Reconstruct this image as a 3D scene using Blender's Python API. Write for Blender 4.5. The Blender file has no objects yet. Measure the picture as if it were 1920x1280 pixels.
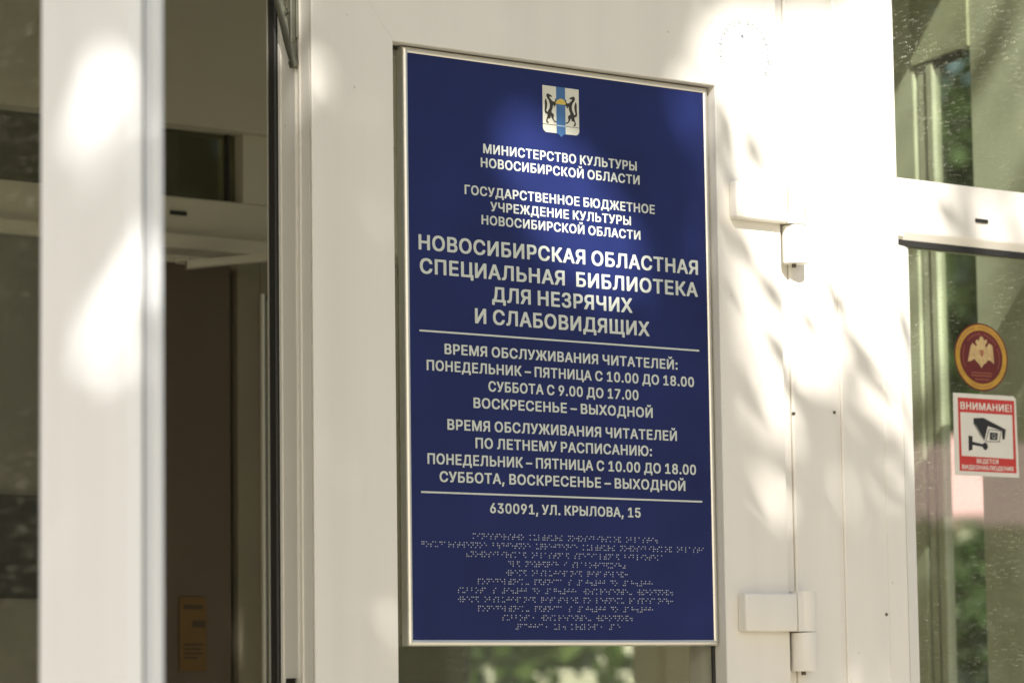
import bpy, bmesh, math, random
import numpy as np
from mathutils import Vector, Matrix
from mathutils.geometry import delaunay_2d_cdt

scene = bpy.context.scene
COL = scene.collection
ZS = 1.90                      # height of the middle of the sign above the pavement
random.seed(7)
RNG = np.random.default_rng(11)

# ------------------------------------------------------------------ camera, sky, sun, exposure
cam_data = bpy.data.cameras.new("camera")
cam = bpy.data.objects.new("camera", cam_data)
COL.objects.link(cam)
cam_data.sensor_width = 36.0
cam_data.lens = 111.54
cam_data.clip_start = 0.05
cam_data.clip_end = 500.0
cr = Vector((0.79510604, -0.60632171, -0.01342996))
cu = Vector((-0.05692783, -0.09666296, 0.99368782))
cd = Vector((0.60379268, 0.78932265, 0.11137389))
cam.matrix_world = Matrix(((cr.x, cu.x, -cd.x, -2.06658571), (cr.y, cu.y, -cd.y, -2.60929775),
                           (cr.z, cu.z, -cd.z, ZS - 0.35923094), (0, 0, 0, 1)))
cam_data.dof.use_dof = True
cam_data.dof.focus_distance = 3.33
cam_data.dof.aperture_fstop = 6.5
scene.camera = cam

SUN_DIR = Vector((0.424, 0.707, -0.566)).normalized()      # the way the light travels
world = bpy.data.worlds.new("World")
scene.world = world
world.use_nodes = True
wn = world.node_tree
sky = wn.nodes.new("ShaderNodeTexSky")
sky.sky_type = 'NISHITA'
sky.sun_disc = False
sky.sun_elevation = math.asin(-SUN_DIR.z)
sky.sun_rotation = math.atan2(-SUN_DIR.x, -SUN_DIR.y)
sky.dust_density = 2.5
sky.ozone_density = 0.8
wn.links.new(sky.outputs[0], wn.nodes["Background"].inputs[0])
wn.nodes["Background"].inputs[1].default_value = 0.095
sun_data = bpy.data.lights.new("sun", 'SUN')
sun_data.energy = 5.0
sun_data.angle = math.radians(0.53)
sun_data.color = (1.0, 0.965, 0.91)
sun = bpy.data.objects.new("sun", sun_data)
COL.objects.link(sun)
sun.rotation_mode = 'QUATERNION'
sun.rotation_quaternion = SUN_DIR.to_track_quat('-Z', 'Y')
sun.location = (-6, -10, 9)
vs = scene.view_settings
scene.display_settings.display_device = 'sRGB'
vs.view_transform = 'Standard'
vs.look = 'None'
vs.gamma = 1.0
vs.use_curve_mapping = False
vs.exposure = 0.85
vs.use_white_balance = True
vs.white_balance_temperature = 6700
vs.white_balance_tint = 10
scene.cycles.max_bounces = 10
scene.cycles.transparent_max_bounces = 24
scene.cycles.glossy_bounces = 6
scene.cycles.caustics_reflective = False
scene.cycles.caustics_refractive = False

# ------------------------------------------------------------------ materials
def mat(name, col, rough=0.5, metal=0.0, spec=0.5, noise=None, bump=None, coat=0.0):
    m = bpy.data.materials.new(name)
    m.use_nodes = True
    nt = m.node_tree
    b = nt.nodes["Principled BSDF"]
    b.inputs["Base Color"].default_value = (*col, 1)
    b.inputs["Roughness"].default_value = rough
    b.inputs["Metallic"].default_value = metal
    b.inputs["Specular IOR Level"].default_value = spec
    b.inputs["Coat Weight"].default_value = coat
    tc = nt.nodes.new("ShaderNodeTexCoord")
    if noise:
        sc, amt = noise
        n = nt.nodes.new("ShaderNodeTexNoise")
        n.inputs["Scale"].default_value = sc
        n.inputs["Detail"].default_value = 6
        nt.links.new(tc.outputs["Object"], n.inputs["Vector"])
        r = nt.nodes.new("ShaderNodeMapRange")
        r.inputs["From Min"].default_value = 0.3
        r.inputs["From Max"].default_value = 0.7
        r.inputs["To Min"].default_value = 1 - amt
        r.inputs["To Max"].default_value = 1 + amt * 0.4
        nt.links.new(n.outputs["Fac"], r.inputs["Value"])
        mx = nt.nodes.new("ShaderNodeVectorMath")
        mx.operation = 'SCALE'
        mx.inputs[0].default_value = col
        nt.links.new(r.outputs[0], mx.inputs["Scale"])
        nt.links.new(mx.outputs[0], b.inputs["Base Color"])
    if bump:
        sc, st = bump
        n2 = nt.nodes.new("ShaderNodeTexNoise")
        n2.inputs["Scale"].default_value = sc
        n2.inputs["Detail"].default_value = 4
        nt.links.new(tc.outputs["Object"], n2.inputs["Vector"])
        bp = nt.nodes.new("ShaderNodeBump")
        bp.inputs["Strength"].default_value = st
        bp.inputs["Distance"].default_value = 0.002
        nt.links.new(n2.outputs["Fac"], bp.inputs["Height"])
        nt.links.new(bp.outputs[0], b.inputs["Normal"])
    return m

def pvc_mat(name, col):
    """white window plastic: faint rain streaks and a few dirt flecks"""
    m = mat(name, col, 0.36, bump=(9.0, 0.05))
    nt = m.node_tree
    b = nt.nodes["Principled BSDF"]
    tc = nt.nodes.new("ShaderNodeTexCoord")
    mp = nt.nodes.new("ShaderNodeMapping")
    mp.inputs["Scale"].default_value = (22, 22, 1.3)
    nt.links.new(tc.outputs["Object"], mp.inputs["Vector"])
    n = nt.nodes.new("ShaderNodeTexNoise")
    n.inputs["Scale"].default_value = 1.0
    n.inputs["Detail"].default_value = 5
    nt.links.new(mp.outputs[0], n.inputs["Vector"])
    r = nt.nodes.new("ShaderNodeMapRange")
    r.inputs["From Min"].default_value = 0.25
    r.inputs["From Max"].default_value = 0.6
    r.inputs["To Min"].default_value = 0.935
    r.inputs["To Max"].default_value = 1.0
    nt.links.new(n.outputs["Fac"], r.inputs["Value"])
    v = nt.nodes.new("ShaderNodeTexVoronoi")
    v.inputs["Scale"].default_value = 26
    nt.links.new(tc.outputs["Object"], v.inputs["Vector"])
    r2 = nt.nodes.new("ShaderNodeMapRange")
    r2.inputs["From Min"].default_value = 0.018
    r2.inputs["From Max"].default_value = 0.05
    r2.inputs["To Min"].default_value = 0.72
    r2.inputs["To Max"].default_value = 1.0
    nt.links.new(v.outputs["Distance"], r2.inputs["Value"])
    mu = nt.nodes.new("ShaderNodeMath")
    mu.operation = 'MULTIPLY'
    nt.links.new(r.outputs[0], mu.inputs[0])
    nt.links.new(r2.outputs[0], mu.inputs[1])
    mx = nt.nodes.new("ShaderNodeVectorMath")
    mx.operation = 'SCALE'
    mx.inputs[0].default_value = col
    nt.links.new(mu.outputs[0], mx.inputs["Scale"])
    nt.links.new(mx.outputs[0], b.inputs["Base Color"])
    return m

def glass_mat(name, tint, ior=1.7, dust=0.0, seed=0.0):
    m = bpy.data.materials.new(name)
    m.use_nodes = True
    nt = m.node_tree
    nt.nodes.remove(nt.nodes["Principled BSDF"])
    out = nt.nodes["Material Output"]
    tr = nt.nodes.new("ShaderNodeBsdfTransparent")
    tr.inputs[0].default_value = (*tint, 1)
    gl = nt.nodes.new("ShaderNodeBsdfGlossy")
    gl.inputs["Color"].default_value = (0.94, 1.0, 0.93, 1)
    gl.inputs["Roughness"].default_value = 0.0
    fr = nt.nodes.new("ShaderNodeFresnel")
    fr.inputs[0].default_value = ior
    geo = nt.nodes.new("ShaderNodeNewGeometry")
    mx = nt.nodes.new("ShaderNodeMixShader")
    # both sides of the thin pane reflect alike: undo the inside-glass Fresnel
    iv = nt.nodes.new("ShaderNodeMapRange")
    iv.inputs["To Min"].default_value = ior
    iv.inputs["To Max"].default_value = 1.0 / ior
    nt.links.new(geo.outputs["Backfacing"], iv.inputs["Value"])
    nt.links.new(iv.outputs[0], fr.inputs[0])
    nt.links.new(fr.outputs[0], mx.inputs[0])
    nt.links.new(tr.outputs[0], mx.inputs[1])
    nt.links.new(gl.outputs[0], mx.inputs[2])
    last = mx
    if dust:
        tc = nt.nodes.new("ShaderNodeTexCoord")
        mp = nt.nodes.new("ShaderNodeMapping")
        mp.inputs["Location"].default_value = (seed, 0, seed)
        mp.inputs["Scale"].default_value = (1.0, 0.05, 1.0)
        nt.links.new(tc.outputs["Object"], mp.inputs["Vector"])
        dn = nt.nodes.new("ShaderNodeTexNoise")
        dn.inputs["Scale"].default_value = 420
        dn.inputs["Detail"].default_value = 2
        nt.links.new(mp.outputs[0], dn.inputs["Vector"])
        big = nt.nodes.new("ShaderNodeTexNoise")
        big.inputs["Scale"].default_value = 9
        big.inputs["Detail"].default_value = 3
        nt.links.new(mp.outputs[0], big.inputs["Vector"])
        r = nt.nodes.new("ShaderNodeMapRange")
        r.inputs["From Min"].default_value = 0.652
        r.inputs["From Max"].default_value = 0.69
        nt.links.new(dn.outputs["Fac"], r.inputs["Value"])
        r2 = nt.nodes.new("ShaderNodeMapRange")
        r2.inputs["From Min"].default_value = 0.36
        r2.inputs["From Max"].default_value = 0.55
        nt.links.new(big.outputs["Fac"], r2.inputs["Value"])
        mu = nt.nodes.new("ShaderNodeMath")
        mu.operation = 'MULTIPLY'
        nt.links.new(r.outputs[0], mu.inputs[0])
        nt.links.new(r2.outputs[0], mu.inputs[1])
        mu2 = nt.nodes.new("ShaderNodeMath")
        mu2.operation = 'MULTIPLY_ADD'
        mu2.inputs[1].default_value = dust
        mu2.inputs[2].default_value = 0.012
        nt.links.new(mu.outputs[0], mu2.inputs[0])
        df = nt.nodes.new("ShaderNodeBsdfDiffuse")
        df.inputs[0].default_value = (0.6, 0.58, 0.5, 1)
        m2 = nt.nodes.new("ShaderNodeMixShader")
        nt.links.new(mu2.outputs[0], m2.inputs[0])
        nt.links.new(mx.outputs[0], m2.inputs[1])
        nt.links.new(df.outputs[0], m2.inputs[2])
        last = m2
    nt.links.new(last.outputs[0], out.inputs[0])
    return m

def leaf_mat(name, col, trans=0.35):
    m = bpy.data.materials.new(name)
    m.use_nodes = True
    nt = m.node_tree
    b = nt.nodes["Principled BSDF"]
    out = nt.nodes["Material Output"]
    geo = nt.nodes.new("ShaderNodeNewGeometry")
    hs = nt.nodes.new("ShaderNodeHueSaturation")
    hs.inputs["Color"].default_value = (*col, 1)
    r = nt.nodes.new("ShaderNodeMapRange")
    r.inputs["To Min"].default_value = 0.55
    r.inputs["To Max"].default_value = 1.5
    nt.links.new(geo.outputs["Random Per Island"], r.inputs["Value"])
    nt.links.new(r.outputs[0], hs.inputs["Value"])
    nt.links.new(hs.outputs[0], b.inputs["Base Color"])
    b.inputs["Roughness"].default_value = 0.5
    t = nt.nodes.new("ShaderNodeBsdfTranslucent")
    nt.links.new(hs.outputs[0], t.inputs[0])
    mx = nt.nodes.new("ShaderNodeMixShader")
    mx.inputs[0].default_value = trans
    nt.links.new(b.outputs[0], mx.inputs[1])
    nt.links.new(t.outputs[0], mx.inputs[2])
    nt.links.new(mx.outputs[0], out.inputs[0])
    return m

M = {}
M['pvc'] = pvc_mat('white_pvc', (0.80, 0.775, 0.71))
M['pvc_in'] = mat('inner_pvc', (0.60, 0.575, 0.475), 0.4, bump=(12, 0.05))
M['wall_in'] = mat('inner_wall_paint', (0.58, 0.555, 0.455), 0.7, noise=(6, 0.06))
M['pvc_skylit'] = pvc_mat('skylit_white_pvc', (0.835, 0.86, 0.885))  # cooler, lighter copy of the white plastic; sky light is in the colour
M['frame_shaded'] = mat('shaded_frame', (0.20, 0.18, 0.125), 0.5, noise=(8, 0.1))  # vestibule shade is put into this darker frame colour
M['glass_shaded'] = glass_mat('lobby_shade_glass', (0.36, 0.36, 0.30), 1.5, dust=0.1, seed=5.0)  # tint stands in for the unlit lobby behind the transom pane
M['screw'] = mat('weathered_screw', (0.11, 0.095, 0.075), 0.5, metal=0.4)
M['rubber'] = mat('black_rubber', (0.018, 0.017, 0.015), 0.55)
M['rubber_grey'] = mat('grey_rubber', (0.10, 0.095, 0.08), 0.6)
M['alu'] = mat('satin_aluminium', (0.80, 0.78, 0.70), 0.34, metal=0.75, bump=(60, 0.03))
M['zamak'] = mat('dull_zinc', (0.20, 0.20, 0.155), 0.42, metal=0.7, noise=(40, 0.3), bump=(60, 0.2))
M['steel_dark'] = mat('dark_steel', (0.05, 0.047, 0.04), 0.45, metal=0.6)
M['glass'] = glass_mat('door_glass', (0.93, 0.94, 0.905), 1.5, dust=0.3)
M['glass_green'] = glass_mat('green_glass', (0.90, 0.94, 0.86), 1.75, dust=0.6, seed=3.0)
M['glass_in'] = glass_mat('inner_glass', (0.92, 0.93, 0.89), 1.45, dust=0.15, seed=8.0)
M['blue'] = mat('blue_sign_film', (0.0135, 0.0225, 0.112), 0.40, spec=0.32, bump=(18, 0.03), noise=(9, 0.22))
M['letter'] = mat('pale_sign_lettering', (0.60, 0.64, 0.585), 0.42)
M['braille'] = mat('clear_white_braille', (0.55, 0.58, 0.62), 0.35)
M['crest_white'] = mat('crest_white', (0.66, 0.66, 0.56), 0.42)
M['crest_blue'] = mat('crest_blue', (0.055, 0.15, 0.33), 0.42)
M['crest_pale'] = mat('crest_pale_line', (0.40, 0.52, 0.60), 0.42)
M['crest_black'] = mat('crest_black', (0.035, 0.032, 0.022), 0.45)
M['crest_gold'] = mat('crest_gold', (0.62, 0.47, 0.10), 0.42)
M['red'] = mat('sticker_red', (0.55, 0.045, 0.035), 0.45, noise=(60, 0.1))
M['st_white'] = mat('sticker_white', (0.72, 0.70, 0.62), 0.45, noise=(40, 0.05))
M['st_black'] = mat('sticker_black', (0.022, 0.022, 0.022), 0.4)
M['st_grey'] = mat('sticker_grey', (0.28, 0.28, 0.26), 0.4)
M['maroon'] = mat('sticker_maroon', (0.135, 0.018, 0.014), 0.4, noise=(50, 0.15))
M['gold'] = mat('sticker_gold', (0.62, 0.36, 0.055), 0.36, metal=0.25, noise=(70, 0.2))
M['gold_pale'] = mat('sticker_pale_gold', (0.60, 0.44, 0.20), 0.4, noise=(90, 0.25))
M['maroon_txt'] = mat('sticker_small_print', (0.36, 0.13, 0.07), 0.5)
M['stamp'] = mat('faded_grey_print', (0.17, 0.19, 0.22), 0.4)
M['brown'] = mat('brown_door_skin', (0.10, 0.072, 0.05), 0.5, noise=(5, 0.12), bump=(40, 0.08))
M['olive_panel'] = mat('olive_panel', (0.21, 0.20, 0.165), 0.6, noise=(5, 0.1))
M['amber'] = mat('amber_notice', (0.125, 0.068, 0.013), 0.5, noise=(30, 0.1))
M['amber_dark'] = mat('dark_notice_print', (0.05, 0.03, 0.012), 0.5)
M['plaster'] = mat('facade_plaster', (0.40, 0.37, 0.30), 0.85, noise=(3, 0.15), bump=(60, 0.3))
M['paving'] = mat('pale_paving', (0.46, 0.42, 0.34), 0.85, noise=(1.2, 0.2), bump=(30, 0.3))
M['lawn'] = mat('lawn_green', (0.07, 0.11, 0.03), 0.9, noise=(2.0, 0.4), bump=(60, 0.6))
M['bark'] = mat('rough_bark', (0.13, 0.10, 0.075), 0.9, noise=(12, 0.4), bump=(30, 0.8))
M['leaf'] = leaf_mat('shade_leaf', (0.065, 0.10, 0.022))
M['leaf_dark'] = leaf_mat('dark_leaf', (0.035, 0.065, 0.018), 0.25)
M['leaf_bright'] = leaf_mat('bright_leaf', (0.10, 0.16, 0.035), 0.4)
M['roof_glare'] = mat('glare_pink_roof', (0.84, 0.49, 0.56), 0.5, noise=(1, 0.1))  # pink instead of red: sun glare is put into the colour
M['white_wall'] = mat('white_render', (0.82, 0.79, 0.72), 0.8, noise=(1.5, 0.1))
M['dark_pane'] = mat('dark_pane', (0.02, 0.025, 0.025), 0.1)
M['floor_in'] = mat('vestibule_tiles', (0.34, 0.31, 0.25), 0.5, noise=(4, 0.1))

# ------------------------------------------------------------------ builders
BASE = {}

def tag(o, label=None, cat=None, group=None, kind=None):
    if label: o['label'] = label
    if cat: o['category'] = cat
    if group: o['group'] = group
    if kind: o['kind'] = kind
    return o

def thing(name, base, label, cat, group=None):
    o = bpy.data.objects.new(name, None)
    COL.objects.link(o)
    o.empty_display_size = 0.05
    o.location = base
    BASE[o] = Vector(base)
    return tag(o, label, cat, group)

class MB:
    """collects shapes for one mesh, in sign-centred metres"""
    def __init__(self):
        self.v = []; self.f = []
    def add(self, vs, fs):
        b = len(self.v)
        self.v += [tuple(p) for p in vs]
        self.f += [[b + i for i in f] for f in fs]
        return self
    def box(self, x0, x1, y0, y1, z0, z1, c=0.0):
        """box with its front (-Y) edges chamfered by c"""
        if c <= 0:
            vs = [(x, y, z) for y in (y0, y1) for z in (z0, z1) for x in (x0, x1)]
            return self.add(vs, [(0, 1, 3, 2), (5, 4, 6, 7), (0, 4, 5, 1), (2, 3, 7, 6), (0, 2, 6, 4), (1, 5, 7, 3)])
        vs = [(x0 + c, y0, z0 + c), (x1 - c, y0, z0 + c), (x1 - c, y0, z1 - c), (x0 + c, y0, z1 - c),
              (x0, y0 + c, z0), (x1, y0 + c, z0), (x1, y0 + c, z1), (x0, y0 + c, z1),
              (x0, y1, z0), (x1, y1, z0), (x1, y1, z1), (x0, y1, z1)]
        fs = [(0, 1, 2, 3), (8, 11, 10, 9)]
        for a in (0, 4):
            for k in range(4):
                n = (k + 1) % 4
                fs.append((a + k, a + 4 + k, a + 4 + n, a + n))
        return self.add(vs, fs)
    def prism(self, poly, y0, y1):
        """outline in X,Z pushed from y0 (front) to y1"""
        n = len(poly)
        a = sum(poly[i][0] * poly[(i + 1) % n][1] - poly[(i + 1) % n][0] * poly[i][1] for i in range(n))
        if a < 0: poly = poly[::-1]
        vs = [(p[0], y0, p[1]) for p in poly] + [(p[0], y1, p[1]) for p in poly]
        b = len(self.v)
        self.v += vs
        pts, _, tris, _, _, _ = delaunay_2d_cdt([Vector(p) for p in poly], [(i, (i + 1) % n) for i in range(n)], [], 1, 1e-7)
        idx = {}
        for i, p in enumerate(pts):
            idx[i] = min(range(n), key=lambda k: (poly[k][0] - p[0]) ** 2 + (poly[k][1] - p[1]) ** 2)
        for t in tris:
            t = [idx[i] for i in t]
            if len(set(t)) == 3:
                self.f.append([b + i for i in t]); self.f.append([b + n + i for i in reversed(t)])
        for i in range(n):
            k = (i + 1) % n
            self.f.append([b + i, b + n + i, b + n + k, b + k])
        return self
    def ring(self, rect, prof, sides='LRTB', gap=0.0):
        """mitred frame: prof is a closed outline (u inward from the outer edge, y)"""
        x0, x1, z0, z1 = rect
        n = len(prof)
        def corner(s, u):
            return {'BL': (x0 + u, z0 + u), 'BR': (x1 - u, z0 + u), 'TR': (x1 - u, z1 - u), 'TL': (x0 + u, z1 - u)}[s]
        run = {'B': ('BL', 'BR', gap, 0), 'R': ('BR', 'TR', 0, gap), 'T': ('TR', 'TL', -gap, 0), 'L': ('TL', 'BL', 0, -gap)}
        for s in sides:
            a, c, gx, gz = run[s]
            vs = []
            for (u, y) in prof:
                p = corner(a, u); vs.append((p[0] + gx, y, p[1] + gz))
            for (u, y) in prof:
                p = corner(c, u); vs.append((p[0] - gx, y, p[1] - gz))
            fs = [[i, (i + 1) % n, n + (i + 1) % n, n + i] for i in range(n)]
            fs += [list(range(n))[::-1], list(range(n, 2 * n))]
            self.add(vs, fs)
        return self
    def cyl(self, p0, p1, r0, r1=None, n=20, cap=True):
        r1 = r0 if r1 is None else r1
        p0 = Vector(p0); p1 = Vector(p1)
        d = (p1 - p0).normalized()
        a = d.orthogonal().normalized(); b = d.cross(a)
        vs = []
        for p, r in ((p0, r0), (p1, r1)):
            for k in range(n):
                t = 2 * math.pi * k / n
                vs.append(p + a * (r * math.cos(t)) + b * (r * math.sin(t)))
        fs = [[k, (k + 1) % n, n + (k + 1) % n, n + k] for k in range(n)]
        if cap: fs += [list(range(n))[::-1], list(range(n, 2 * n))]
        return self.add(vs, fs)
    def build(self, name, m, parent=None, xf=None, zs=ZS, smooth=False, bevel=0.0):
        me = bpy.data.meshes.new(name)
        base = BASE.get(parent, Vector((0, 0, 0))) if parent else Vector((0, 0, 0))
        vs = []
        for p in self.v:
            q = Vector(p)
            if xf is not None: q = xf @ q
            vs.append((q.x - base.x, q.y - base.y, q.z + zs - base.z))
        me.from_pydata(vs, [], self.f)
        bm = bmesh.new(); bm.from_mesh(me)
        bmesh.ops.recalc_face_normals(bm, faces=bm.faces)
        if bevel:
            bmesh.ops.remove_doubles(bm, verts=bm.verts, dist=1e-6)
            es = [e for e in bm.edges if len(e.link_faces) == 2 and e.calc_face_angle(0) > 0.7]
            bmesh.ops.bevel(bm, geom=es, offset=bevel, segments=3, profile=0.5, affect='EDGES')
        bm.to_mesh(me); bm.free()
        if smooth:
            for p in me.polygons: p.use_smooth = True
            me.set_sharp_from_angle(angle=math.radians(40))
        me.materials.append(m)
        o = bpy.data.objects.new(name, me)
        COL.objects.link(o)
        if parent:
            o.parent = parent
            BASE[o] = base
        return o

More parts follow.
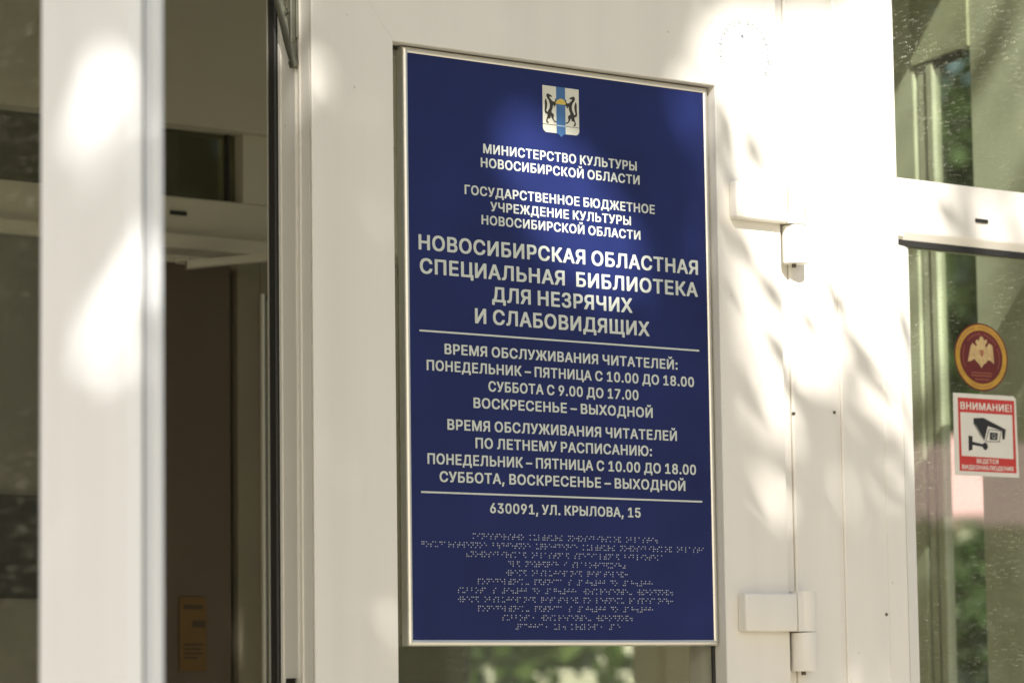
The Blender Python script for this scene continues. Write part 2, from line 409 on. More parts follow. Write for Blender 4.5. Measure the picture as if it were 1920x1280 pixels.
# ------------------------------------------------------------------ lettering (outlines in thousandths of the capital height)
FONT_DATA = "А955=64,2 27,8 20,35 24,58 362,988 371,995 408,1000 576,995 584,988 598,951 919,77 930,35 927,12 920,5 883,0 771,0 728,7 631,264 320,265 313,258 227,10 180,0/377,426 566,423 575,430 473,717 469,716 373,430;Б898=143,2 107,7 99,35 99,965 103,988 110,995 148,1000 701,1000 738,995 745,988 750,965 750,877 745,853 738,847 701,842 307,840 303,612 310,605 529,605 594,595 683,569 738,535 778,495 803,458 824,398 834,351 834,263 820,198 793,137 778,114 734,70 678,36 613,14 520,0/307,165 510,163 552,178 585,200 617,240 634,286 634,328 621,365 606,388 557,426 515,442 487,447 307,444;В911=143,2 107,7 99,35 99,965 103,988 110,995 148,1000 538,1000 622,986 687,960 729,930 770,881 798,816 810,760 810,686 793,616 773,579 717,523 757,498 797,458 834,384 848,319 848,244 838,198 818,142 792,100 766,74 692,31 636,14 538,0/307,165 524,163 585,184 615,207 648,263 648,305 635,337 585,395 552,416 515,428 310,428 303,421/307,588 483,586 520,598 562,623 587,649 610,695 610,742 587,788 543,825 492,842 307,840;Г809=143,2 107,7 99,35 99,965 103,988 110,995 148,1000 710,1000 748,995 755,988 759,965 759,877 755,853 748,847 710,842 310,842 303,835 303,35 299,12 292,5 255,0;Д1121=92,-203 56,-198 48,-170 48,128 52,151 59,158 129,163 150,179 186,235 220,328 248,472 285,947 297,992 338,1000 915,1000 956,993 964,965 964,170 971,163 1022,163 1059,158 1066,151 1071,128 1071,-170 1064,-197 1022,-205 920,-205 879,-198 871,-170 871,-7 864,0 250,0 243,-7 243,-170 236,-197 194,-205/381,165 752,163 759,170 759,835 752,842 487,842 480,835 443,426 415,281 378,170;Е842=143,2 107,7 99,35 99,965 103,988 110,995 148,1000 715,1000 752,995 759,988 764,965 764,877 759,853 752,847 715,842 310,842 303,835 303,593 310,586 683,586 723,579 731,551 731,458 727,435 720,428 683,423 307,421 303,170 310,163 720,163 757,158 764,151 769,128 764,12 757,5 720,0;Ж1305=69,2 36,5 29,12 26,35 32,63 316,523 54,947 51,974 56,993 97,1000 227,1000 273,991 507,588 515,581 543,581 550,588 550,965 555,988 562,995 706,1000 743,995 750,988 755,965 755,588 762,581 790,583 807,607 1030,993 1073,1000 1203,1000 1245,992 1249,965 1245,942 986,519 1274,53 1277,26 1272,7 1231,0 1106,0 1063,7 817,412 808,419 762,419 755,412 755,35 750,12 743,5 706,0 562,5 555,12 550,35 550,412 543,419 492,419 236,8 194,0;З864=399,-12 283,5 222,26 166,60 117,109 88,160 76,198 66,267 71,291 78,298 115,302 259,298 266,291 279,240 303,202 338,175 408,149 450,149 492,161 543,191 564,212 589,253 597,291 584,337 538,391 487,420 445,433 306,437 299,444 294,467 294,560 301,587 343,595 441,595 483,611 515,633 547,672 559,700 559,751 552,774 527,812 497,834 459,851 422,856 380,843 324,809 297,774 285,747 280,714 273,707 236,702 97,707 90,714 85,751 94,802 111,853 145,905 180,940 236,975 287,995 390,1014 478,1014 562,1000 627,974 664,949 708,905 742,844 764,747 755,663 728,593 713,570 663,523 729,474 767,421 792,342 797,258 783,193 756,133 697,65 641,29 576,5 455,-14;И1037=143,2 107,7 99,35 99,965 106,992 148,1000 255,1000 292,995 299,988 303,965 303,370 310,364 707,988 715,995 752,1000 883,1000 923,993 931,965 931,35 924,8 883,0 776,0 738,5 731,12 727,35 727,598 731,635 724,643 324,10 278,0;Й1037=143,2 107,7 99,35 99,965 106,992 148,1000 255,1000 292,995 299,988 303,965 303,370 310,364 707,988 715,995 752,1000 883,1000 923,993 931,965 931,35 924,8 883,0 776,0 738,5 731,12 727,35 727,598 731,635 724,643 324,10 278,0/487,1048 408,1064 366,1088 331,1123 311,1156 299,1193 291,1244 298,1272 338,1279 445,1274 476,1212 515,1186 529,1189 555,1207 570,1230 578,1267 585,1274 692,1279 734,1271 741,1221 724,1156 703,1123 669,1088 603,1056 543,1047;К931=143,2 107,7 99,35 99,965 106,992 148,1000 255,1000 292,995 299,988 303,965 303,598 310,591 357,591 663,993 706,1000 836,1000 877,993 883,965 876,937 553,514 890,67 899,49 897,8 855,0 724,0 678,9 371,422 362,428 310,428 303,421 303,35 299,12 292,5 255,0;Л1030=92,2 59,5 52,12 48,128 52,151 59,158 124,163 152,177 179,212 197,263 210,370 252,923 264,992 306,1000 878,1000 919,993 927,965 927,35 920,8 878,0 771,0 734,5 727,12 722,35 722,835 715,842 455,842 448,835 443,788 406,305 392,221 366,128 336,77 301,42 264,22 222,9 157,0;М1232=143,2 107,7 99,35 99,965 106,992 148,1000 306,1000 343,995 352,988 610,319 617,315 874,988 883,995 920,1000 1078,1000 1119,993 1127,965 1127,35 1120,8 1078,0 976,0 938,5 931,12 927,35 927,551 920,558 705,12 697,5 659,0 566,0 529,5 521,12 314,533 306,553 301,553 299,35 294,12 287,5 250,0;Н1024=143,2 107,7 99,35 99,965 106,992 148,1000 255,1000 292,995 299,988 303,965 303,602 310,595 710,595 717,602 717,965 722,988 729,995 766,1000 873,1000 914,993 922,965 922,35 915,8 873,0 766,0 729,5 722,12 717,35 714,430 310,433 303,426 303,35 299,12 292,5 255,0;О1055=497,-12 399,0 306,31 231,79 173,137 130,202 90,300 66,412 62,547 80,667 107,751 134,807 169,858 217,912 306,971 371,995 478,1014 576,1014 664,1000 766,960 822,921 890,849 942,756 969,672 987,565 987,440 969,328 938,235 885,147 827,84 771,45 724,22 673,5 552,-14/499,156 543,153 622,180 673,214 703,244 756,328 773,374 787,449 783,588 761,663 738,709 713,747 664,795 617,825 552,847 497,847 445,829 394,800 345,756 316,714 288,658 271,602 262,519 271,398 311,295 341,253 385,209 450,171;П1024=143,2 107,7 99,35 99,965 106,992 148,1000 873,1000 914,993 922,965 922,35 915,8 873,0 766,0 729,5 722,12 717,35 715,838 310,842 303,835 303,35 299,12 292,5 255,0;Р890=143,2 107,7 99,35 99,965 103,988 110,995 148,1000 529,1000 613,986 683,960 738,921 769,886 798,840 820,774 829,728 829,626 820,574 793,500 734,423 692,394 617,363 492,344 307,342 303,35 299,12 292,5 255,0/307,509 487,507 548,529 592,565 624,630 629,695 607,760 576,800 538,825 483,842 306,838;С1012=497,-12 399,0 306,31 231,79 173,137 134,193 90,300 66,412 62,547 80,667 107,751 155,840 217,912 301,969 371,995 478,1014 576,1014 664,1000 706,988 776,955 817,926 871,872 919,793 950,686 945,658 938,651 901,647 757,651 724,728 683,781 636,816 557,847 497,847 417,816 376,786 331,737 302,691 271,602 262,519 266,426 293,333 311,295 336,258 385,209 422,184 487,158 543,153 603,171 669,209 719,267 757,349 794,353 938,349 945,342 950,319 941,272 910,188 862,119 808,70 724,22 673,5 552,-14;Т897=390,2 353,7 345,35 345,835 338,842 97,842 59,847 52,853 48,877 52,988 59,995 97,1000 799,1000 836,995 843,988 848,965 848,877 843,853 836,847 799,842 557,842 550,835 550,35 545,12 538,5 501,0;У875=194,2 162,5 155,12 150,35 155,151 162,158 269,163 292,171 327,202 344,244 28,937 21,965 24,988 31,995 69,1000 185,1000 231,990 384,644 440,495 445,493 641,990 687,1000 841,995 848,988 849,974 845,942 533,188 496,109 471,72 445,47 390,17 292,0;Х945=69,2 31,8 26,30 31,58 347,514 49,947 50,992 92,1000 217,1000 264,991 466,691 473,688 683,991 729,1000 850,1000 891,993 896,974 893,947 624,560 598,514 910,58 914,35 910,8 869,0 743,0 701,8 469,340 237,7 194,0;Ц996=831,-203 799,-200 792,-193 787,-170 787,-7 780,0 148,0 110,5 103,12 99,35 99,965 103,988 110,995 255,1000 292,995 299,988 303,965 303,170 310,163 687,166 690,965 694,988 701,995 738,1000 845,1000 883,995 890,988 894,965 894,170 901,163 976,158 983,151 987,128 987,-170 983,-193 976,-200 938,-205;Ч969=706,2 670,7 662,35 658,384 594,367 497,353 399,353 324,363 217,398 176,428 134,477 103,547 85,644 85,965 90,988 97,995 241,1000 283,992 290,965 290,649 294,630 317,584 343,558 394,529 436,516 497,516 534,526 617,557 660,584 662,965 669,992 710,1000 817,1000 855,995 862,988 866,965 866,35 862,12 855,5 817,0;Ш1303=143,2 107,7 99,35 99,965 107,993 148,1000 255,1000 292,995 299,988 303,965 303,170 310,163 538,163 545,170 545,965 553,993 594,1000 738,995 745,988 750,965 750,170 757,163 993,165 997,965 1001,988 1008,995 1045,1000 1152,1000 1194,992 1201,965 1201,35 1193,7 1152,0;Щ1321=1138,-203 1106,-200 1099,-193 1094,-170 1094,-7 1087,0 148,0 106,8 99,35 99,965 107,993 148,1000 255,1000 292,995 299,988 303,965 303,170 310,163 538,163 545,170 545,965 553,993 594,1000 738,995 745,988 750,965 750,170 757,163 993,165 997,965 1001,988 1008,995 1045,1000 1152,1000 1194,992 1201,965 1201,170 1208,163 1278,158 1285,151 1290,128 1290,-170 1285,-193 1278,-200 1241,-205;Ы1202=143,2 107,7 99,35 99,965 103,988 110,995 148,1000 292,995 299,988 303,965 306,631 529,628 603,619 678,597 715,578 783,523 826,449 848,356 848,281 831,202 797,128 748,74 697,40 664,26 599,9 529,0/938,2 902,7 894,35 894,965 899,988 906,995 943,1000 1087,995 1094,988 1099,965 1099,35 1094,12 1087,5 1050,0/307,160 497,158 552,175 590,200 626,244 643,286 643,351 610,412 562,448 515,465 307,463;Ь903=143,2 107,7 99,35 99,965 103,988 110,995 148,1000 292,995 299,988 303,965 306,631 529,628 603,619 678,597 715,578 783,523 826,449 848,356 848,281 831,202 797,128 748,74 697,40 664,26 599,9 529,0/307,160 497,158 552,175 590,200 626,244 643,286 643,351 610,412 562,448 515,465 307,463;Ю1380=822,-12 724,0 641,26 576,65 525,109 479,165 432,249 406,333 392,421 385,428 310,428 303,421 303,35 299,12 292,5 255,0 148,0 106,8 99,35 99,965 107,993 148,1000 255,1000 292,995 299,988 303,965 303,593 310,586 390,590 410,686 432,751 474,830 513,881 543,912 603,955 636,974 697,995 803,1014 901,1014 990,1000 1055,978 1129,935 1215,849 1245,802 1272,742 1294,672 1313,560 1308,402 1285,295 1259,226 1192,123 1157,88 1097,45 1050,22 980,0 873,-14/824,156 869,153 943,178 1003,219 1029,244 1082,328 1103,393 1113,453 1108,588 1086,663 1063,709 1038,747 976,805 920,834 878,847 822,847 771,829 720,800 671,756 628,691 614,658 597,602 587,528 587,472 597,398 609,356 637,295 662,258 710,209 776,171;Я898=73,2 36,8 31,30 35,58 220,398 162,437 107,500 76,574 62,640 62,723 71,774 88,830 122,891 166,935 190,950 241,975 324,995 362,1000 748,1000 788,993 797,965 797,35 790,8 748,0 641,0 599,8 592,35 592,360 585,367 445,367 428,347 245,8 203,0/392,533 585,530 592,537 592,835 585,842 408,842 390,837 352,825 320,805 279,756 266,719 266,649 277,616 315,567 348,547;0906=427,-12 320,5 259,31 201,77 153,142 113,235 85,356 76,444 76,556 85,644 114,770 153,858 197,919 250,964 292,988 329,1000 408,1014 492,1014 571,1000 636,974 673,949 713,909 756,844 797,737 815,649 824,570 824,430 801,281 775,198 756,156 708,86 664,47 603,12 510,-9/434,151 459,149 501,166 550,207 570,235 593,281 615,351 629,495 624,593 615,653 589,733 559,784 534,814 492,843 455,856 422,848 380,823 330,765 294,681 276,579 276,421 285,356 311,272 341,221 371,186 399,166;1906=176,2 143,5 136,12 131,123 140,151 180,158 376,158 383,165 383,774 376,780 227,671 157,670 150,677 145,700 145,816 150,840 357,994 399,1000 571,995 578,988 583,965 583,165 590,158 748,158 788,151 797,123 792,12 785,5 748,0;2906=152,2 120,5 113,12 108,114 114,142 513,570 570,658 583,695 583,742 570,774 534,819 483,848 436,856 390,839 336,793 316,756 303,686 297,679 259,674 120,679 113,686 108,723 122,802 134,840 173,905 217,949 255,974 306,995 403,1014 492,1014 552,1005 622,983 683,944 717,909 756,844 778,760 778,677 764,616 733,547 666,453 555,328 401,170 408,163 748,163 785,158 792,151 797,128 792,12 785,5 748,0;3906=403,-12 334,-5 273,9 203,40 166,65 127,105 93,160 80,198 69,277 71,291 78,298 115,302 264,298 271,291 279,253 299,216 352,171 413,149 455,149 497,161 548,191 569,212 593,253 601,309 579,370 543,414 506,439 459,456 292,465 285,472 280,495 280,584 286,612 485,835 484,840 166,842 129,847 122,853 117,877 122,988 129,995 166,1000 715,1000 752,995 759,988 764,965 764,891 758,863 527,598 534,591 594,581 659,555 715,516 761,458 787,398 801,333 801,263 792,212 775,160 736,100 706,70 664,40 617,17 538,-5 459,-14;4906=557,2 524,5 517,12 513,35 513,188 506,195 110,195 70,202 62,230 62,319 79,370 437,974 455,995 492,1000 636,995 643,988 643,951 325,412 300,360 509,360 513,612 517,635 524,642 562,647 659,647 700,640 708,612 708,365 715,358 827,353 834,347 838,323 838,230 831,203 790,195 715,195 708,188 708,35 701,8 659,0;5906=413,-12 320,0 269,17 185,70 130,142 116,174 99,249 103,286 110,293 148,298 287,293 294,286 311,235 352,186 403,157 427,149 455,149 506,171 555,212 579,249 592,281 597,360 584,398 550,453 492,499 441,516 376,504 297,460 227,460 120,478 113,514 169,988 176,995 213,1000 706,1000 743,995 750,988 755,965 755,877 750,853 743,847 706,842 357,842 345,830 328,663 334,659 413,674 501,674 580,660 650,629 708,584 752,523 783,449 797,379 797,281 783,216 752,142 722,100 669,51 599,12 538,-5 464,-14;6906=427,-12 334,0 273,22 203,70 173,105 130,184 108,272 103,337 117,426 153,528 200,612 455,988 464,995 501,1000 655,995 662,988 663,974 659,942 457,649 464,642 580,628 631,611 683,581 731,533 770,463 792,374 797,314 783,221 766,170 731,109 692,65 636,26 543,-5 473,-14/443,147 492,157 524,177 575,235 597,295 592,365 579,398 555,435 506,476 464,493 436,493 413,485 371,460 325,407 303,351 308,277 341,212 399,161;7906=213,2 180,5 173,12 176,58 567,835 562,842 152,842 115,847 108,853 103,877 108,988 115,995 152,1000 748,1000 785,995 792,988 797,965 797,863 789,830 379,16 366,5 329,0;8906=417,-12 320,0 231,31 185,60 141,105 107,160 85,244 85,319 99,379 121,430 150,472 212,523 159,584 139,621 117,714 117,760 131,826 153,877 183,919 222,953 273,983 343,1005 403,1014 497,1014 576,1000 645,974 683,949 727,905 756,858 773,807 783,751 773,667 761,626 742,588 722,560 686,528 745,477 793,402 815,319 815,240 803,188 779,133 748,93 692,45 659,26 580,0 478,-14/415,151 478,149 529,166 583,207 607,249 615,277 615,295 603,337 578,374 534,411 469,437 422,434 380,420 343,395 302,347 285,305 285,267 313,212 362,171/429,598 464,595 524,623 570,677 583,714 575,765 550,807 506,840 464,856 436,856 399,843 362,819 328,774 317,747 317,709 350,644 399,608;9906=278,2 241,8 235,30 240,58 445,356 436,363 329,372 273,389 222,419 178,458 134,528 108,626 103,695 117,784 134,835 173,900 217,944 278,983 343,1005 408,1014 492,1014 571,1000 627,980 687,940 731,891 766,830 783,774 797,681 792,626 778,560 752,486 696,384 445,12 436,5 399,0/438,509 455,507 492,519 538,549 579,602 597,653 597,709 564,784 534,819 497,843 459,856 417,848 362,814 330,774 303,705 308,640 341,574 385,533;.412=194,-8 134,3 97,35 80,86 80,123 88,156 110,191 143,209 213,219 278,206 308,184 327,147 331,86 321,44 297,14 278,3 250,-5;,412=101,-222 65,-216 57,-188 117,174 124,181 162,186 315,181 322,174 322,137 224,-212 217,-219 180,-223;:412=194,-8 134,3 97,35 80,86 80,123 88,156 110,191 143,209 213,219 278,206 308,184 327,147 331,86 321,44 297,14 278,3 250,-5/194,504 134,515 108,533 93,556 80,598 80,635 88,667 110,702 143,721 213,730 278,718 308,695 327,658 331,598 321,556 297,526 278,515 250,507;–713=31,350 -1,353 -8,360 -13,477 -8,500 -1,507 36,512 673,512 710,507 717,500 722,384 717,360 710,353 673,349;!427=199,-8 138,3 113,21 97,44 85,91 85,119 97,165 134,202 176,214 213,219 287,203 313,184 331,147 336,86 325,44 301,14 283,3 259,-5/157,299 121,305 113,333 108,872 103,886 108,988 115,995 152,1000 306,995 313,988 317,965 317,853 313,840 313,486 308,472 308,333 303,309 297,302 259,298"
GLYPH = {}
for rec in FONT_DATA.split(';'):
    ch = rec[0]; adv, loops = rec[1:].split('=')
    loops = [[tuple(map(int, p.split(','))) for p in l.split(' ')] for l in loops.split('/')]
    pts = []; edges = []
    for l in loops:
        b = len(pts); pts += [Vector((p[0], p[1])) for p in l]
        edges += [(b + i, b + (i + 1) % len(l)) for i in range(len(l))]
    vv, _, tt, _, _, _ = delaunay_2d_cdt(pts, edges, [], 0, 1e-3)
    def inside(x, y):
        c = False
        for l in loops:
            for i in range(len(l)):
                (xa, ya), (xb, yb) = l[i], l[i - 1]
                if (ya > y) != (yb > y) and x < (xb - xa) * (y - ya) / (yb - ya) + xa: c = not c
        return c
    tris = []
    for t in tt:
        cx = sum(vv[i].x for i in t) / 3; cy = sum(vv[i].y for i in t) / 3
        if inside(cx, cy):
            a, b_, c_ = (vv[i] for i in t)
            if (b_.x - a.x) * (c_.y - a.y) - (b_.y - a.y) * (c_.x - a.x) < 0: t = list(t)[::-1]
            tris.append(list(t))
    xs = [p.x for p in vv]
    GLYPH[ch] = (int(adv), [(p.x, p.y) for p in vv], tris, min(xs), max(xs))

def set_text(mb, body, x0, x1, base, cap, y, space=330, track=0):
    """one line of capitals fitted between x0 and x1"""
    pen = 0; items = []
    for ch in body:
        if ch == ' ': pen += space; continue
        g = GLYPH[ch]; items.append((g, pen)); pen += g[0] + track
    lo = items[0][0][3] + items[0][1]
    hi = items[-1][0][4] + items[-1][1]
    sx = (x1 - x0) / (hi - lo); sz = cap / 1000
    for g, p in items:
        mb.add([(x0 + (vx + p - lo) * sx, y, base + vy * sz) for vx, vy in g[1]], g[2])
    return mb

def arc_text(mb, body, cx, cz, r, a0, a1, h, y, sq=1.0):
    n = len(body)
    for i, ch in enumerate(body):
        if ch == ' ': continue
        g = GLYPH[ch]
        t = math.radians(a0 + (a1 - a0) * i / (n - 1))
        mid = (g[3] + g[4]) / 2
        vs = []
        for vx, vy in g[1]:
            u = (vx - mid) * h / 1000 * 0.85; w = r + vy * h / 1000
            vs.append((cx + (math.cos(t) * w + math.sin(t) * u) * sq, y, cz + math.sin(t) * w - math.cos(t) * u))
        mb.add(vs, g[2])

# ------------------------------------------------------------------ ground outside
def sheet(name, x0, x1, y0, y1, z, m, nx=1):
    mb = MB(); mb.add([(x0, y0, z), (x1, y0, z), (x1, y1, z), (x0, y1, z)], [(0, 1, 2, 3)])
    o = mb.build(name, m, zs=0)
    return tag(o, kind='structure')
sheet('ground', -150, 150, -200, 100, -0.012, M['lawn'])
sheet('pavement', -30, 40, -7.5, 3.0, 0.0, M['paving'])
sheet('road', -60, 60, -17.0, -11.5, -0.004, mat('worn_asphalt', (0.16, 0.15, 0.135), 0.9, noise=(2, 0.2)))

# ------------------------------------------------------------------ the building behind the glazed entrance porch
bld = thing('library_building', (0, 2.8, 0), 'pale plastered building wall behind the white glazed entrance porch', 'building')
w = MB()
w.box(-16, -1.36, 2.62, 3.0, -ZS, 4.6)
w.box(1.60, 1.68, 2.62, 6.0, -ZS, 4.6)
w.box(-1.36, 1.60, 2.62, 3.0, 0.95, 4.6)
w.build('facade_wall', M['plaster'], bld)
MB().box(-1.36, 1.60, 2.72, 2.80, -ZS, 0.95).build('lobby_wall', M['white_wall'], bld)
MB().box(-1.38, -1.36, 0.90, 2.615, -ZS, 0.862).build('added_side_glazing', M['glass_in'], bld)  # unseen glazing, added to let daylight in behind the inner partition
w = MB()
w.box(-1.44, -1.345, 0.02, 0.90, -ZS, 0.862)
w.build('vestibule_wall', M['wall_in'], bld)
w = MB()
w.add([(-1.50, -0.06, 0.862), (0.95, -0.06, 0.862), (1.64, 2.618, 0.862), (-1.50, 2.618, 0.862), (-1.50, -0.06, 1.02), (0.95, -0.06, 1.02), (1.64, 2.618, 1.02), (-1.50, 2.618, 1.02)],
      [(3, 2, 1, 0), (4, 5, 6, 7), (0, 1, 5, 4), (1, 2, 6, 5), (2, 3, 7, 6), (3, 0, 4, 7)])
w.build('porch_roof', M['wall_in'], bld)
w = MB()
w.add([(-1.345, 0.002, -ZS + 0.012), (0.86, 0.002, -ZS + 0.012), (1.50, 2.618, -ZS + 0.012), (-1.345, 2.618, -ZS + 0.012)], [(0, 1, 2, 3)])
w.build('floor', M['floor_in'], bld)

# ------------------------------------------------------------------ closed leaf that carries the sign
YF = -0.010
LX0, LX1, LZ0, LZ1 = -0.3256, 0.3014, -ZS + 0.06, 0.4300
leaf = thing('entrance_door', (LX1, 0.02, 0.06), 'closed white plastic door leaf with a blue sign filling its glass', 'door')
fr = MB()
W = 0.0998
prof = [(0.0012, YF), (W - 0.0008, YF), (W, YF + 0.0010), (W, 0.052), (0.0, 0.052), (0.0, YF + 0.0046), (0.005, YF + 0.0046),
        (0.005, YF + 0.0028), (0.0, YF + 0.0028), (0.0, YF + 0.0010)]
# the left stile is a little wider in the photograph than the right one: outer rectangle shifted per side
def leaf_ring(rect, prof, wl, wr, wt, wb):
    mb = MB(); x0, x1, z0, z1 = rect; n = len(prof)
    sc = {'L': wl / W, 'R': wr / W, 'T': wt / W, 'B': wb / W}
    def c(sx, sz, u):
        return (x0 + u * sc['L'] if sx == 'L' else x1 - u * sc['R'], z0 + u * sc['B'] if sz == 'B' else z1 - u * sc['T'])
    g = 0.00012
    for (a, b, gx, gz) in ((('L', 'B'), ('R', 'B'), g, 0), (('R', 'B'), ('R', 'T'), 0, g), (('R', 'T'), ('L', 'T'), -g, 0), (('L', 'T'), ('L', 'B'), 0, -g)):
        vs = []
        for (u, y) in prof: p = c(*a, u); vs.append((p[0] + gx, y, p[1] + gz))
        for (u, y) in prof: p = c(*b, u); vs.append((p[0] - gx, y, p[1] - gz))
        fs = [[i, (i + 1) % n, n + (i + 1) % n, n + i] for i in range(n)] + [list(range(n))[::-1], list(range(n, 2 * n))]
        mb.add(vs, fs)
    return mb
fr = leaf_ring((LX0, LX1, LZ0, LZ1), prof, 0.0998, 0.0929, 0.1225, 0.14)
for (ya, yb, h) in ((0.0105, 0.0125, 0.0016), (0.0175, 0.0192, 0.0022), (0.0205, 0.0222, 0.0014), (0.046, 0.049, 0.0012)):
    fr.box(LX0 - h, LX0 + 0.0005, ya, yb, LZ0 + 0.002, LZ1 - 0.002)
fr.build('leaf_frame', M['pvc'], leaf)
MB().box(-0.2250, 0.2080, 0.0120, 0.0160, LZ0 + 0.12, 0.3070).build('glass_pane', M['glass'], leaf)
gk = MB()
gx0, gx1, gz0, gz1 = -0.2258, 0.2085, LZ0 + 0.1395, 0.3075
gk.ring((gx0, gx1, gz0, gz1), [(0.0, 0.0090), (0.0035, 0.0096), (0.0035, 0.0119), (0.0, 0.0119)])
gk.build('glazing_gasket', M['rubber'], leaf)
g2 = MB().box(LX0 - 0.0035, LX0 + 0.012, 0.0522, 0.0645, LZ0, LZ1, 0.0015)
g2.build('edge_gasket', M['rubber'], leaf)
MB().box(LX0 - 0.0042, LX0 + 0.02, 0.0648, 0.0668, LZ0, LZ1).build('edge_strip', M['alu'], leaf)
# flush bolt lever on the free edge
bolt = MB()
bolt.box(LX0 - 0.0040, LX0, 0.0110, 0.0280, 0.302, 0.420)
bolt.box(LX0 - 0.0100, LX0 - 0.0035, 0.0125, 0.0230, 0.296, 0.420)
bolt.cyl((LX0 - 0.0112, 0.0178, 0.3300), (LX0 - 0.0098, 0.0178, 0.3300), 0.0030, n=16)
bo = bolt.build('flush_bolt', M['zamak'], leaf, bevel=0.0016)
lv = MB()
def flat(mb, secs):
    """lever blade: sections (x, y, z, half width along y, half thickness along x)"""
    vs = []
    for (x, y, z, hw, ht) in secs:
        for k in range(12):
            t = 2 * math.pi * k / 12
            c, s_ = math.cos(t), math.sin(t)
            vs.append((x + ht * abs(c) ** .6 * (1 if c > 0 else -1), y + hw * abs(s_) ** .6 * (1 if s_ > 0 else -1), z))
    n = len(secs)
    fs = [[i * 12 + k, i * 12 + (k + 1) % 12, (i + 1) * 12 + (k + 1) % 12, (i + 1) * 12 + k] for i in range(n - 1) for k in range(12)]
    mb.add(vs, fs + [list(range(12))[::-1], list(range((n - 1) * 12, n * 12))])
flat(lv, [(LX0 - 0.0036, 0.0165, 0.2725, 0.0052, 0.0034), (LX0 - 0.0044, 0.0168, 0.2790, 0.0058, 0.0044), (LX0 - 0.0048, 0.0172, 0.2830, 0.0046, 0.0038),
          (LX0 - 0.0054, 0.0182, 0.2900, 0.0060, 0.0046), (LX0 - 0.0062, 0.0205, 0.3010, 0.0070, 0.0050), (LX0 - 0.0078, 0.0235, 0.3140, 0.0066, 0.0048),
          (LX0 - 0.0102, 0.0265, 0.3270, 0.0058, 0.0044), (LX0 - 0.0135, 0.0295, 0.3440, 0.0054, 0.0040), (LX0 - 0.0170, 0.0325, 0.3640, 0.0052, 0.0038)])
lv.cyl((LX0 - 0.0100, 0.0180, 0.2795), (LX0 - 0.0088, 0.0172, 0.2795), 0.0024, n=12)
lo = lv.build('lever', M['zamak'], bo, smooth=True); BASE[lo] = BASE[leaf]
lk = MB().box(LX0 - 0.0024, LX0, 0.0235, 0.0400, -0.46, -0.3375)
lk.build('lock_plate', M['steel_dark'], leaf, bevel=0.0007)
MB().box(LX0 - 0.0020, LX0, 0.0155, 0.0232, -0.46, -0.3365).build('lock_plate', M['alu'], leaf, bevel=0.0006)
# hinges
def hinge(z):
    px = MB().box(0.2250, 0.3015, -0.0240, YF + 0.0004, z, z + 0.0415)
    h = px.build('hinge', M['pvc'], leaf, bevel=0.0030, smooth=True)
    k = MB().cyl((0.3190, -0.0125, z), (0.3190, -0.0125, z + 0.0440), 0.0145, n=32)
    k.box(0.3020, 0.3190, -0.0236, -0.0030, z, z + 0.0415)
    k1 = k.build('knuckle', M['pvc'], h, smooth=True); BASE[k1] = BASE[leaf]
    c = MB().cyl((0.3190, -0.0125, z - 0.0435), (0.3190, -0.0125, z - 0.0010), 0.0150, n=32)
    c.cyl((0.3190, -0.0125, z - 0.0005), (0.3190, -0.0125, z - 0.0012), 0.0060, n=16)
    c1 = c.build('knuckle', M['pvc'], h, smooth=True, bevel=0.0010); BASE[c1] = BASE[leaf]
    s = MB().cyl((0.3182, -0.0120, z - 0.0475), (0.3182, -0.0120, z - 0.0433), 0.0026, n=12)
    s1 = s.build('hinge_pin', M['screw'], h); BASE[s1] = BASE[leaf]
hinge(-0.2915)
hinge(0.1605)

# ------------------------------------------------------------------ fixed glazed frame to the right of the leaf, and the head above it
ff = thing('window_frame', (0.33, 0.02, 0.0), 'white fixed plastic frame with tall green tinted glass beside the hinges', 'window')
p = MB()
p.box(0.3030, 0.3188, 0.0005, 0.060, -ZS, 0.4320)                     # rebate behind the leaf lip
p.box(0.3199, 0.3874, -0.0030, 0.066, -ZS, 0.86, 0.0016)            # jamb
p.build('jamb', M['pvc'], ff)
p = MB()
p.box(0.3884, 0.3942, 0.0000, 0.060, -ZS, 0.86)
p.box(0.3944, 0.4604, -0.0030, 0.066, -ZS, 0.86, 0.0014)
p.build('mullion', M['pvc'], ff)
p = MB()
p.box(0.4612, 0.4918, -0.0018, 0.055, -ZS, 0.1640, 0.0012)
p.box(0.4612, 0.4918, -0.0018, 0.055, 0.2310, 0.86, 0.0012)
p.box(0.4612, 0.5000, -0.0019, 0.0552, 0.1640, 0.2310)
p.build('stile', M['pvc'], ff)
tr = MB()
# transom bar: face, sloped lip below, shallow bead above
prof = [(0.2317, -0.0010), (0.1705, -0.0030), (0.1685, -0.0022), (0.1606, 0.0040), (0.1606, 0.055), (0.2317, 0.055)]
vs = [(0.4912, y, z) for z, y in prof] + [(0.835, y, z) for z, y in prof]
n = len(prof)
tr.add(vs, [[i, (i + 1) % n, n + (i + 1) % n, n + i] for i in range(n)] + [list(range(n)), list(range(n, 2 * n))[::-1]])
tr.build('transom', M['pvc'], ff)
dc = MB().box(0.6170, 0.6372, -0.0050, -0.0015, 0.1893, 0.1938)
d1 = dc.build('drain_cap', M['steel_dark'], ff, bevel=0.0009)
p = MB()
for (cx, cz) in ((0.3205, -0.0496), (0.3821, -0.0457), (0.4550, -0.2717)):
    p = MB().cyl((cx, -0.0042, cz), (cx, -0.0020, cz), 0.0016, 0.0020, 12)
    p.build('screw', M['screw'], ff)
p = MB().box(0.4925, 0.834, 0.0035, 0.0120, 0.1535, 0.1602)
p.box(0.4919, 0.4932, 0.0050, 0.0098, 0.2325, 0.86)
p.build('gasket', M['rubber'], ff)
b = MB()
vs = []
